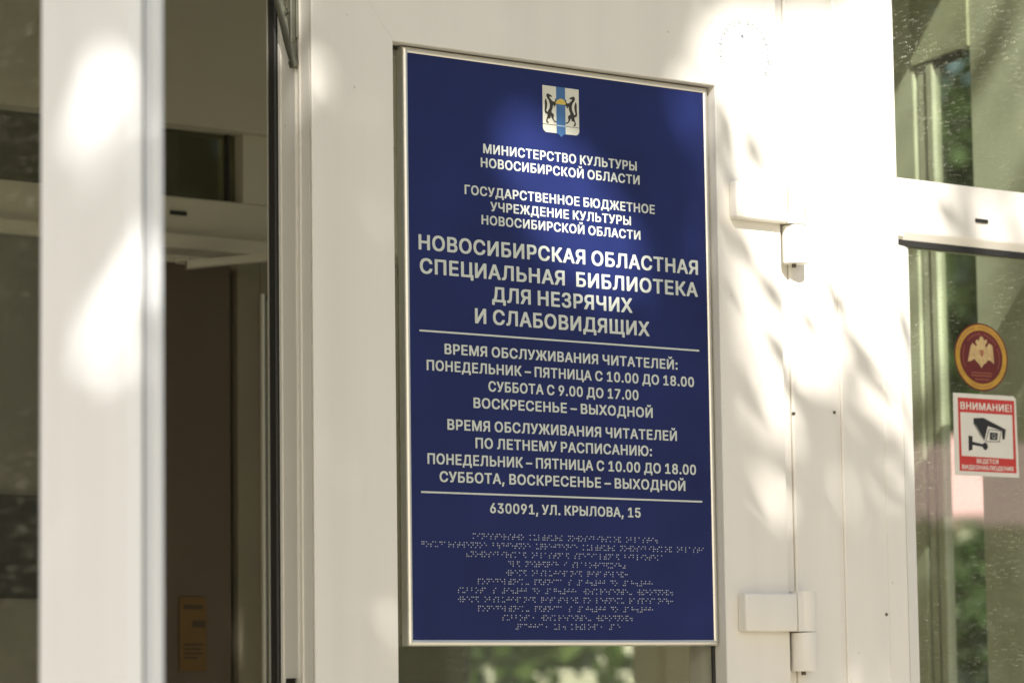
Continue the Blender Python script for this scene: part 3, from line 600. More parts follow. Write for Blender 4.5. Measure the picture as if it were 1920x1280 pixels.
for z in (-ZS + 0.1, 0.1530):
    vs += [(0.4922, -0.0012, z), (0.5150, 0.0070, z), (0.5150, 0.0098, z), (0.4922, 0.0098, z)]
b.add(vs, [(0, 4, 5, 1), (1, 5, 6, 2), (2, 6, 7, 3), (3, 7, 4, 0), (0, 1, 2, 3), (7, 6, 5, 4)])
b.build('glazing_bead', M['pvc'], ff)
MB().box(0.4900, 0.836, 0.0104, 0.0144, 0.2300, 0.86).build('upper_pane', M['glass_green'], ff)
MB().box(0.4900, 0.836, 0.0102, 0.0142, -ZS + 0.1, 0.1560).build('lower_pane', M['glass_green'], ff)
MB().box(0.836, 0.90, -0.003, 0.06, -ZS, 0.86).build('jamb', M['pvc'], ff)
MB().box(0.4922, 0.8355, -0.003, 0.06, -ZS, -ZS + 0.1).build('sill', M['pvc'], ff)
p = MB().box(-1.34, 0.3190, -0.0032, 0.066, 0.4350, 0.858, 0.0014)
p.build('head', M['pvc'], ff)
MB().box(-1.34, -1.245, -0.003, 0.066, -ZS, 0.4345, 0.0014).build('jamb', M['pvc'], ff)

# ------------------------------------------------------------------ the sign
sign = thing('information_sign', (0, 0.005, ZS - 0.3066), 'blue library opening hours sign in a slim aluminium frame on the door glass', 'sign')
MB().box(-0.2004, 0.2004, 0.0012, 0.0085, -0.3004, 0.3004).build('panel', M['blue'], sign)
fm = MB()
pr = [(0.0, 0.0030), (0.0006, 0.0012), (0.0018, 0.0002), (0.0034, -0.0003), (0.0048, 0.0000), (0.0059, 0.0006), (0.0066, 0.0016), (0.0066, 0.0030), (0.0055, 0.0112), (0.0, 0.0112)]
fm.ring((-0.2066, 0.2066, -0.3066, 0.3066), pr, gap=0.00022)
fm.build('frame', M['alu'], sign, smooth=True)
YT = 0.00095
LINES = [('МИНИСТЕРСТВО КУЛЬТУРЫ', -104.3, 103.3, 204.5, 10.1), ('НОВОСИБИРСКОЙ ОБЛАСТИ', -107.7, 107.0, 189.6, 10.1),
         ('ГОСУДАРСТВЕННОЕ БЮДЖЕТНОЕ', -129.0, 127.6, 159.2, 10.0), ('УЧРЕЖДЕНИЕ КУЛЬТУРЫ', -95.8, 93.8, 144.2, 9.9),
         ('НОВОСИБИРСКОЙ ОБЛАСТИ', -107.6, 106.7, 129.4, 9.9), ('НОВОСИБИРСКАЯ ОБЛАСТНАЯ', -188.5, 187.7, 97.0, 15.8),
         ('СПЕЦИАЛЬНАЯ  БИБЛИОТЕКА', -187.2, 186.8, 72.6, 15.8), ('ДЛЯ НЕЗРЯЧИХ', -95.2, 93.6, 49.2, 15.8), ('И СЛАБОВИДЯЩИХ', -117.6, 116.9, 25.3, 15.8),
         ('ВРЕМЯ ОБСЛУЖИВАНИЯ ЧИТАТЕЛЕЙ:', -157.1, 155.8, -8.8, 10.8), ('ПОНЕДЕЛЬНИК – ПЯТНИЦА С 10.00 ДО 18.00', -179.9, 178.8, -26.6, 10.8),
         ('СУББОТА С 9.00 ДО 17.00', -101.4, 100.0, -44.6, 10.8), ('ВОСКРЕСЕНЬЕ – ВЫХОДНОЙ', -120.9, 119.4, -62.6, 10.8),
         ('ВРЕМЯ ОБСЛУЖИВАНИЯ ЧИТАТЕЛЕЙ', -154.5, 152.9, -86.4, 11.0), ('ПО ЛЕТНЕМУ РАСПИСАНИЮ:', -119.0, 117.3, -104.1, 11.0),
         ('ПОНЕДЕЛЬНИК – ПЯТНИЦА С 10.00 ДО 18.00', -180.1, 179.1, -122.2, 11.0), ('СУББОТА, ВОСКРЕСЕНЬЕ – ВЫХОДНОЙ', -165.1, 163.5, -140.1, 11.0),
         ('630091, УЛ. КРЫЛОВА, 15', -101.3, 100.0, -170.3, 10.4)]
for body, x0, x1, zb, cap in LINES:
    set_text(MB(), body, x0 / 1000, x1 / 1000, zb / 1000, cap / 1000, YT).build('lettering', M['letter'], sign)
for zr in (0.0137, -0.1510):
    MB().box(-0.1884, 0.1872, YT, YT + 0.0004, zr - 0.0009, zr + 0.0009).build('divider', M['letter'], sign)
BR = dict(zip('абвгдежзийклмнопрстуфхцчшщъыьэюя', '⠁⠃⠺⠛⠙⠑⠚⠵⠊⠯⠅⠇⠍⠝⠕⠏⠗⠎⠞⠥⠋⠓⠉⠟⠱⠭⠷⠮⠾⠪⠳⠫'))
BR.update({'#': '⠼', '.': '⠲', ',': '⠂', ':': '⠒', '-': '⠤', '«': '⠦', '»': '⠴', ' ': '⠀'})
BR.update(dict(zip('1234567890', '⠁⠃⠉⠙⠑⠋⠛⠓⠊⠚')))
BRL = ['министерство культуры новосибирской области.', 'государственное бюджетное учреждение культуры новосибирской области',
       '«новосибирская областная специальная библиотека', 'для незрячих и слабовидящих»', 'время обслуживания читателей:',
       'понедельник- пятница с #10.#00 до #18.#00,', 'суббота с #9.#00 до #17.#00, воскресенье- выходной.', 'время обслуживания читателей по летнему расписанию:',
       'понедельник- пятница с #10.#00 до #18.#00,', 'суббота, воскресенье- выходной.', '#630091, ул. крылова, #15']
for i, t in enumerate(BRL):
    mb = MB(); pitch = 5.65; n = len(t)
    wdt = (n - 1) * pitch + 2.35
    for k, ch in enumerate(t):
        code = ord(BR[ch]) - 0x2800
        for bit, (cx, rz) in enumerate(((0, 0), (0, 1), (0, 2), (1, 0), (1, 1), (1, 2))):
            if code >> bit & 1:
                x = (-wdt / 2 + k * pitch + cx * 2.35 - 0.4) / 1000
                z = (-192.0 - 9.24 * i - rz * 2.3) / 1000
                vs = []
                for r, y in ((0.00068, 0.00115), (0.00048, 0.00072)):
                    vs += [(x + r * math.cos(a * math.pi / 3), y, z + r * math.sin(a * math.pi / 3)) for a in range(6)]
                vs.append((x, 0.00058, z))
                fs = [[a, 6 + a, 6 + (a + 1) % 6, (a + 1) % 6] for a in range(6)] + [[6 + a, 12, 6 + (a + 1) % 6] for a in range(6)]
                mb.add(vs, fs)
    mb.build('braille_line', M['braille'], sign)
# coat of arms
BEAST = [(-17.7, 276.9), (-15.5, 276.1), (-12.9, 275.2), (-11.9, 273.4), (-14.4, 273.6), (-15.9, 273.1), (-14.1, 271.3), (-11.2, 268.9), (-8.3, 268.7), (-7.3, 272.6), (-6.2, 272.1), (-6.7, 269.1), (-5.4, 267.5), (-6.3, 265.9), (-8.0, 264.9), (-8.4, 263.1), (-9.9, 263.6), (-9.5, 265.3), (-10.9, 264.6), (-11.4, 261.6), (-12.9, 258.5), (-12.9, 256.7), (-10.4, 255.5), (-9.7, 253.6), (-10.5, 251.1), (-9.4, 248.3), (-6.9, 248.0), (-6.5, 246.6), (-9.1, 246.6), (-11.2, 248.7), (-12.7, 250.9), (-14.1, 253.4), (-14.5, 250.7), (-16.0, 249.7), (-18.2, 249.8), (-18.6, 247.4), (-16.8, 245.2), (-17.9, 244.5), (-20.1, 245.8), (-20.4, 247.8), (-19.3, 250.2), (-18.5, 252.7), (-18.8, 255.6), (-17.3, 258.6), (-15.4, 261.8), (-15.0, 265.3), (-16.3, 269.3), (-18.9, 272.3), (-19.8, 274.5), (-18.8, 276.4)]
TAIL = [(-20.7, 271.2), (-19.6, 269.5), (-18.6, 265.5), (-19.1, 261.4), (-20.2, 258.3), (-18.1, 256.2), (-19.2, 254.6), (-21.4, 255.3), (-22.3, 258.1), (-21.7, 263.5), (-21.9, 268.1)]
LOAF = [(-7.6, 267.9), (-5.3, 270.7), (-0.8, 273.0), (3.6, 272.2), (6.5, 268.7), (6.1, 266.9), (-1.0, 266.5), (-6.9, 266.8)]
mm = lambda P: [(a / 1000, b / 1000) for a, b in P]
shield = MB().prism(mm([(-24.7, 285.2), (24.4, 285.2), (24.4, 239.5), (23.4, 237.0), (20.6, 235.3), (5.6, 235.1), (2.8, 234.3), (-0.2, 231.6), (-3.2, 234.3), (-6.4, 235.1), (-20.7, 235.1), (-23.6, 237.0), (-24.7, 239.8)]), YT, YT + 0.0002)
sh = shield.build('crest', M['crest_white'], sign)
def sub(mb, name, m, parent, root):
    o = mb.build(name, m, parent); BASE[o] = BASE[root]; return o
sub(MB().prism(mm([(-6.4, 285.3), (5.8, 285.3), (5.8, 235.0), (2.8, 234.2), (-0.2, 231.4), (-3.2, 234.2), (-6.4, 235.0)]), YT - 0.0001, YT + 0.0001), 'blue_band', M['crest_blue'], sh, sign)
for s in (1, -1):
    q = [(s * (a + 0.25) - 0.25, b) for a, b in BEAST]
    t_ = [(s * (a + 0.25) - 0.25, b) for a, b in TAIL]
    mb = MB().prism(mm(q), YT - 0.0002, YT); mb.prism(mm(t_), YT - 0.00022, YT)
    sub(mb, 'beast', M['crest_black'], sh, sign)
sub(MB().prism(mm(LOAF), YT - 0.0003, YT), 'loaf', M['crest_gold'], sh, sign)
sub(MB().box(-0.0256, -0.0066, YT - 0.00015, YT, 0.2433, 0.2438).box(0.0060, 0.0250, YT - 0.00015, YT, 0.2433, 0.2438), 'ground_line', M['crest_black'], sh, sign)
sub(MB().box(-0.0064, 0.0058, YT - 0.00016, YT, 0.2430, 0.2441), 'ground_line', M['crest_pale'], sh, sign)

# ------------------------------------------------------------------ stickers on the right-hand glass
YS = 0.0100
def disc(mb, cx, cz, rx, rz, y, n=48, r_in=0.0):
    if r_in <= 0:
        vs = [(cx, y, cz)] + [(cx + rx * math.cos(2 * math.pi * k / n), y, cz + rz * math.sin(2 * math.pi * k / n)) for k in range(n)]
        return mb.add(vs, [(0, 1 + k, 1 + (k + 1) % n) for k in range(n)])
seal = thing('round_sticker', (0.633, YS, ZS - 0.009), 'round maroon and gold sticker with a double headed eagle on the right glass', 'sticker')
cx, cz = 0.6332, 0.0316
RXs, RZs = 0.0447, 0.0403
mb = MB(); disc(mb, cx, cz, RXs, RZs, YS); mb.build('backing', M['maroon'], seal)
mb = MB(); disc(mb, cx, cz, RXs * .955, RZs * .955, YS - 0.0001); mb.build('gold_ring', M['gold'], seal)
mb = MB(); disc(mb, cx, cz, RXs * .795, RZs * .785, YS - 0.0002); mb.build('centre', M['maroon'], seal)
EAGLE = [(633.9, 56.7), (637.2, 54.5), (638.2, 51.4), (642.7, 53.2), (643.7, 50.1), (640.2, 46.7), (641.1, 42.8), (647.0, 48.7), (652.5, 45.8), (654.2, 24.5), (648.3, 28.2), (643.9, 28.7), (640.4, 24.6), (637.0, 23.6), (633.0, 18.6), (629.2, 23.2), (625.9, 25.4), (621.6, 29.1), (616.0, 26.4), (610.4, 25.3), (615.6, 43.0), (619.1, 47.9), (624.5, 44.3), (626.7, 45.2), (624.0, 49.0), (625.9, 52.2), (630.3, 50.9), (631.1, 54.1)]
eg = MB().prism(mm(EAGLE), YS - 0.00035, YS - 0.0001).build('eagle', M['gold_pale'], seal)
fe = MB()
for (xa, za, xb, zb) in ((613.0, 30.5, 618.0, 43.0), (616.5, 30.5, 620.8, 42.0), (620.2, 32.0, 623.6, 41.5), (651.5, 29.0, 648.6, 42.5), (648.0, 31.0, 645.4, 41.5), (644.6, 32.0, 642.3, 40.8), (629.6, 26.0, 631.2, 31.0), (636.2, 25.5, 635.2, 31.0)):
    dx, dz = xb - xa, zb - za; q_ = math.hypot(dx, dz); ox, oz = -dz / q_ * .38, dx / q_ * .38
    fe.prism(mm([(xa + ox, za + oz), (xa - ox, za - oz), (xb - ox * .4, zb - oz * .4), (xb + ox * .4, zb + oz * .4)]), YS - 0.00042, YS - 0.0003)
o_ = fe.build('feathers', M['maroon_txt'], eg); BASE[o_] = BASE[seal]
o_ = MB().prism(mm([(630.6, 40.0), (637.4, 40.2), (637.0, 34.6), (634.0, 31.8), (631.0, 34.4)]), YS - 0.00044, YS - 0.0003).build('shield', M['maroon_txt'], eg); BASE[o_] = BASE[seal]
mb = MB()
for k in range(34):                                   # worn, unreadable small print round the rim
    a = math.radians(205 - k * 7.0)
    if k in (8, 9, 17, 25): continue
    for rr, hh, ww in ((0.675, 0.05, 0.030),):
        x = cx + RXs * rr * math.cos(a); z = cz + RZs * rr * math.sin(a)
        mb.prism([(x - 0.0007, z - 0.0008), (x + 0.0007, z - 0.0009), (x + 0.0006, z + 0.0009), (x - 0.0008, z + 0.0007)], YS - 0.0003, YS - 0.0002)
for z, xa, xb in ((0.0128, 0.6165, 0.6490), (0.0095, 0.6155, 0.6495), (0.0052, 0.6217, 0.6440)):
    x = xa
    while x < xb:
        wd = 0.0012 + 0.0010 * random.random()
        mb.box(x, x + wd, YS - 0.0003, YS - 0.0002, z - 0.0006, z + 0.0007); x += wd + 0.0006
mb.build('small_print', M['maroon_txt'], seal)
mb = MB()
for k in range(30):
    a = math.radians(165 - k * 5.0)
    x = cx + RXs * .872 * math.cos(a); z = cz + RZs * .872 * math.sin(a)
    if k % 9 == 4: continue
    mb.prism([(x - 0.0008, z - 0.0010), (x + 0.0007, z - 0.0011), (x + 0.0008, z + 0.0010), (x - 0.0007, z + 0.0010)], YS - 0.00025, YS - 0.00012)
mb.build('rim_print', M['maroon_txt'], seal)
mb = MB()
for k in range(16):
    a = math.radians(246 + k * 3.2)
    x = cx + RXs * .872 * math.cos(a); z = cz + RZs * .872 * math.sin(a)
    mb.prism([(x - 0.0006, z - 0.0008), (x + 0.0006, z - 0.0008), (x + 0.0006, z + 0.0008), (x - 0.0006, z + 0.0008)], YS - 0.00025, YS - 0.00012)
mb.build('rim_print', M['maroon_txt'], seal)

warn = thing('warning_sticker', (0.637, YS, ZS - 0.109), 'red and white video surveillance warning sticker with a camera picture', 'sticker')
c_ = 0.004
MB().prism([(0.5846, -0.0125), (0.6855, -0.0122), (0.6892, -0.0150), (0.6910, -0.1089), (0.5840, -0.1089)], YS, YS + 0.0002).build('backing', M['st_white'], warn)
MB().prism(mm([(592.1, -17.7), (686.3, -17.7), (686.9, -103.7), (591.9, -103.6)]), YS - 0.0001, YS + 0.0001).build('red_field', M['red'], warn)
MB().prism(mm([(595.5, -34.8), (682.3, -34.8), (682.2, -87.0), (595.8, -86.0)]), YS - 0.0002, YS).build('white_field', M['st_white'], warn)
for body, x0, x1, zb, cap in (('ВНИМАНИЕ!', .5960, .6818, -.0313, .0087), ('ВЕДЕТСЯ', .6206, .6566, -.0938, .0052), ('ВИДЕОНАБЛЮДЕНИЕ', .5958, .6821, -.1014, .0052)):
    set_text(MB(), body, x0, x1, zb, cap, YS - 0.00025).build('lettering', M['st_white'], warn)
cp = MB().prism(mm([(617.1, -41.2), (633.2, -40.0), (670.7, -52.4), (667.9, -64.3), (664.5, -64.5), (663.8, -54.2), (640.5, -49.6), (634.3, -66.4), (625.7, -58.9), (616.9, -47.5)]), YS - 0.0004, YS - 0.0002)
ci = cp.build('camera_picture', M['st_black'], warn)
def wsub(mb, name, m): o = mb.build(name, m, ci); BASE[o] = BASE[warn]
wsub(MB().prism(mm([(642.0, -52.9), (662.4, -54.0), (659.4, -67.7), (635.6, -68.4)]), YS - 0.00045, YS - 0.0003), 'camera_face', M['st_black'])
wsub(MB().prism(mm([(642.9, -53.8), (661.2, -54.8), (658.4, -66.8), (636.9, -67.5)]), YS - 0.0005, YS - 0.0003), 'camera_face', M['st_white'])
wsub(MB().prism(mm([(643.6, -56.6), (657.0, -56.9), (655.5, -65.6), (642.7, -65.8)]), YS - 0.00055, YS - 0.0004), 'lens', M['st_black'])
mb = MB(); disc(mb, .6499, -.0610, .0032, .0034, YS - 0.0006, 20); wsub(mb, 'lens', M['st_grey'])
mb = MB(); disc(mb, .6496, -.0606, .0019, .0021, YS - 0.00065, 20); wsub(mb, 'lens', M['st_black'])
mb = MB().prism(mm([(607.9, -62.0), (614.5, -62.5), (613.8, -78.2), (607.6, -80.0)]), YS - 0.0004, YS - 0.0002)
mb.prism(mm([(614.2, -68.8), (631.8, -71.2), (631.7, -74.4), (614.1, -72.7)]), YS - 0.00042, YS - 0.0002)
disc(mb, .6351, -.0735, .0044, .0044, YS - 0.00044, 20)
wsub(mb, 'bracket', M['st_black'])
wsub(MB().prism(mm([(618.6, -47.3), (619.3, -47.4), (634.4, -66.5), (633.7, -67.3), (625.6, -59.9)]), YS - 0.00041, YS - 0.0003), 'bracket', M['st_grey'])

stamp = MB()
arc_text(stamp, 'ОХРАНЯЕТСЯ РОСГВАРДИЕЙ', 0.2530, 0.3470, 0.0330, 200, -30, 0.0058, -0.01012, 1.0)
for k in range(22):
    a0 = math.radians(170 - k * 6); a1 = math.radians(170 - k * 6 - 6)
    ra, rb = 0.0272, 0.0277
    stamp.add([(0.253 + r * math.cos(a), -0.01012, 0.347 + r * math.sin(a)) for r, a in ((ra, a0), (rb, a0), (rb, a1), (ra, a1))], [(0, 1, 2, 3)])
stamp.add([(0.2480, -0.01012, 0.3660), (0.2520, -0.01012, 0.3655), (0.2525, -0.01012, 0.3695), (0.2482, -0.01012, 0.3700)], [(0, 1, 2, 3)])
stamp.add([(0.2455, -0.01012, 0.3520), (0.2480, -0.01012, 0.3470), (0.2515, -0.01012, 0.3490), (0.2480, -0.01012, 0.3490)], [(0, 1, 2, 3)])
so = stamp.build('film_sticker', M['stamp'])
tag(so, 'faint clear sticker with grey circular lettering on the white door corner', 'sticker')

# ------------------------------------------------------------------ open leaf, swung out towards the street
A = math.radians(22.0)
l_ = Vector((math.sin(A), -math.cos(A), 0)); n_ = Vector((-math.cos(A), -math.sin(A), 0))
P_ = Vector((-0.9355, -0.70, 0))
# local frame: x runs from the hinge to the free edge (0 at the free edge), y goes from the outer face to the inner face
XF = Matrix(((l_.x, -n_.x, 0, P_.x), (l_.y, -n_.y, 0, P_.y), (0, 0, 1, 0), (0, 0, 0, 1)))
LL = 0.75
OZ0, OZ1 = -ZS + 0.06, 0.4085
op = thing('entrance_door', (P_.x - l_.x * LL, P_.y - l_.y * LL, 0.06), 'open white door leaf swung out at left, blurred, its free edge towards us', 'door')
o = MB()
ST = 0.0884
prof = [(0.0, 0.0058), (0.0012, 0.0040), (0.0100, 0.0), (ST - 0.002, 0.0), (ST, 0.003), (ST, 0.0225), (0.0065, 0.0225), (0.0065, 0.0275), (0.0012, 0.0275), (0.0012, 0.0084), (0.0036, 0.0084), (0.0036, 0.0058)]
o.ring((-LL, 0.0, OZ0, OZ1), prof)
o.build('leaf_frame', M['pvc_skylit'], op, xf=XF)
MB().box(-LL + 0.06, -ST + 0.004, 0.0090, 0.0130, OZ0 + 0.07, OZ1 - 0.08).build('glass_pane', M['glass'], op, xf=XF)
g = MB().ring((-LL + ST - 0.0004, -ST + 0.0004, OZ0 + ST - 0.0004, OZ1 - ST + 0.0004), [(0.0, 0.0050), (0.0040, 0.0062), (0.0040, 0.0088), (0.0, 0.0088)])
g.build('glazing_gasket', M['rubber'], op, xf=XF)
MB().box(-0.0037, 0.0000, 0.0060, 0.0083, OZ0 + 0.004, OZ1 - 0.004).build('edge_gasket', M['rubber'], op, xf=XF)
MB().box(-0.006, 0.0016, 0.0205, 0.0278, OZ0 + 0.002, OZ1 - 0.002, 0.001).build('edge_strip', M['pvc_skylit'], op, xf=XF)

# ------------------------------------------------------------------ inside the vestibule
YI = 0.80
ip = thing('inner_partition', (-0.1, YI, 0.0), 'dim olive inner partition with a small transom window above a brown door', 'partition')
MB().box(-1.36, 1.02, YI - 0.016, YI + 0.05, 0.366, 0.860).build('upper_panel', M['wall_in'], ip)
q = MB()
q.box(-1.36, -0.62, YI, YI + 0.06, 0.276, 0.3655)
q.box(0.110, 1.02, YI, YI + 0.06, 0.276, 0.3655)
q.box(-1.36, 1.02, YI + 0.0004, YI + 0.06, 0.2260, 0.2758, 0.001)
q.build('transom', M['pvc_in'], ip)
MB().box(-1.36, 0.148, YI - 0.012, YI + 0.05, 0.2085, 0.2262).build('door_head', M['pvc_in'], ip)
MB().box(-0.62, 0.110, YI + 0.02, YI + 0.024, 0.276, 0.366).build('transom_pane', M['glass_shaded'], ip)
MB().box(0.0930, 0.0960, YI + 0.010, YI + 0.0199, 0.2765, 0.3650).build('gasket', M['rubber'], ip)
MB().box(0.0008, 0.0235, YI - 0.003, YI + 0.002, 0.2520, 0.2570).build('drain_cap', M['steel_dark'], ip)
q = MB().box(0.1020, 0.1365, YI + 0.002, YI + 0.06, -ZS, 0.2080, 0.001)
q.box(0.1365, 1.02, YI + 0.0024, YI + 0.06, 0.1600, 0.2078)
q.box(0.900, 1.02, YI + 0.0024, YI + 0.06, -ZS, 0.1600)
q.build('side_frame', M['frame_shaded'], ip)
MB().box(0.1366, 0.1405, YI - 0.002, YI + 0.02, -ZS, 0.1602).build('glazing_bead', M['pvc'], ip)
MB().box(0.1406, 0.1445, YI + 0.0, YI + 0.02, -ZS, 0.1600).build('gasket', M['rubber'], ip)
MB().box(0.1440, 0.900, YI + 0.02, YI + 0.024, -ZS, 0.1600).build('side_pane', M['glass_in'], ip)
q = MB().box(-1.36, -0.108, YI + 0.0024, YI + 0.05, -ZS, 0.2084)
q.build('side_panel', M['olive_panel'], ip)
MB().box(-0.330, -0.125, YI - 0.004, YI + 0.0024, -0.233, -0.108).build('dark_block', M['steel_dark'], ip)  # plain dark block on the side panel

idr = thing('inner_door', (-0.1, YI, 0.0), 'brown inner door in the dark vestibule with a pale closer arm', 'door')
MB().box(-0.1040, 0.0945, YI + 0.006, YI + 0.05, -ZS + 0.02, 0.1930, 0.002).build('door_panel', M['brown'], idr)
MB().box(0.0948, 0.1018, YI + 0.030, YI + 0.05, -ZS, 0.2080).build('edge_gasket', M['rubber'], idr)
arm = MB().cyl((0.006, YI - 0.030, 0.1835), (0.150, YI - 0.110, 0.2030), 0.0001, n=4)
arm = MB()
a0 = Vector((0.012, YI - 0.020, 0.1860)); a1 = Vector((0.110, YI - 0.060, 0.1990)); a2 = Vector((0.185, YI - 0.045, 0.2060))
def bar(mb, p, q, h, t):
    d = (q - p).normalized(); s = Vector((d.y, -d.x, 0)).normalized(); u = Vector((0, 0, 1))
    vs = []
    for e in (p, q):
        for su, sz in ((-1, -1), (1, -1), (1, 1), (-1, 1)):
            vs.append(e + s * (su * t / 2) + u * (sz * h / 2))
    mb.add(vs, [(0, 1, 2, 3), (7, 6, 5, 4), (0, 4, 5, 1), (1, 5, 6, 2), (2, 6, 7, 3), (3, 7, 4, 0)])
bar(arm, a0, a1, 0.0095, 0.016)
bar(arm, a1 + Vector((-0.006, 0, 0)), a2, 0.0060, 0.010)
arm.box(0.010, 0.026, YI - 0.026, YI + 0.004, 0.1905, 0.1950)
arm.build('closer_arm', M['pvc_in'], idr)
nt_ = thing('notice_plate', (0.035, YI + 0.004, ZS - 0.322), 'small amber notice plate low on the brown inner door', 'notice')
MB().box(0.0160, 0.0545, YI + 0.0030, YI + 0.0055, -0.3210, -0.2285).build('plate', M['amber'], nt_, bevel=0.0009)
for (xa, xb, za, zb) in ((0.034, 0.0525, -0.2665, -0.2580), (0.021, 0.049, -0.2440, -0.2385), (0.021, 0.049, -0.2893, -0.2867), (0.021, 0.046, -0.2948, -0.2922), (0.021, 0.049, -0.3003, -0.2977), (0.021, 0.041, -0.3058, -0.3032)):
    MB().box(xa, xb, YI + 0.0025, YI + 0.0032, za, zb).build('print', M['amber_dark'], nt_)

# glazed side partition seen through the right-hand glass
dS = Vector((0.247, 0.969, 0)).normalized(); nS = Vector((dS.y, -dS.x, 0))
P0 = Vector((0.8622, 0.150, 0))
XS = Matrix(((dS.x, nS.x, 0, P0.x), (dS.y, nS.y, 0, P0.y), (0, 0, 1, 0), (0, 0, 0, 1)))
# local: x along the partition (away from the street), y behind it
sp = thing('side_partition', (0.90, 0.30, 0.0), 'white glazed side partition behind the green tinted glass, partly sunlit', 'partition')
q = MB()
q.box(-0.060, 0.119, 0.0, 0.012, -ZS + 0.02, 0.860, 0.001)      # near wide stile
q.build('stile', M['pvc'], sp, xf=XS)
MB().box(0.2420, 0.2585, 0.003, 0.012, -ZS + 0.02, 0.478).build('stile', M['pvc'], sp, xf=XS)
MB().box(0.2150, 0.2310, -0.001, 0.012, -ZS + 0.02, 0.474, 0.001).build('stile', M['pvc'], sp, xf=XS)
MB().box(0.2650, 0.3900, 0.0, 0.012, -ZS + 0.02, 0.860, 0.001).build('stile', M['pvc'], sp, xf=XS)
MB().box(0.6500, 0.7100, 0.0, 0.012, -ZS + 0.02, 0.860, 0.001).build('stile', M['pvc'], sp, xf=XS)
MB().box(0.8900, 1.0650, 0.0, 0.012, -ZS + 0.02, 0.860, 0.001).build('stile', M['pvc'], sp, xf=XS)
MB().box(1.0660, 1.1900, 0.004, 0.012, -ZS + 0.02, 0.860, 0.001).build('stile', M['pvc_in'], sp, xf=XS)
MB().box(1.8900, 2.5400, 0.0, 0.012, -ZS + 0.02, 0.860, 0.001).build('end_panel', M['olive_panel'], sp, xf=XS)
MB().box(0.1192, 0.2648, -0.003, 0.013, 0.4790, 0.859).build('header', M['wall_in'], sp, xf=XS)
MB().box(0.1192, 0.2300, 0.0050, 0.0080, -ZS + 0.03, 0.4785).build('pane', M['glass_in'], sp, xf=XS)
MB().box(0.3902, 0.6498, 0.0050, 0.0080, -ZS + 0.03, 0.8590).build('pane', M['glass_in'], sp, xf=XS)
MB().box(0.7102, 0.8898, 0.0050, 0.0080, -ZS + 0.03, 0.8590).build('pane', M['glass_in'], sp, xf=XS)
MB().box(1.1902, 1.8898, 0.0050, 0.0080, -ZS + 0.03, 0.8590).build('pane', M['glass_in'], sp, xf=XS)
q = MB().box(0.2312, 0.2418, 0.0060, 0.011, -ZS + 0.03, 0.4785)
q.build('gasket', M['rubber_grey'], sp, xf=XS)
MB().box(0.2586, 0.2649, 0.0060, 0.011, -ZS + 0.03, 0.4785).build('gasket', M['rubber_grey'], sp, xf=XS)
MB().box(0.1400, 0.2148, 0.0020, 0.0048, 0.4660, 0.4788).build('gasket', M['rubber_grey'], sp, xf=XS)

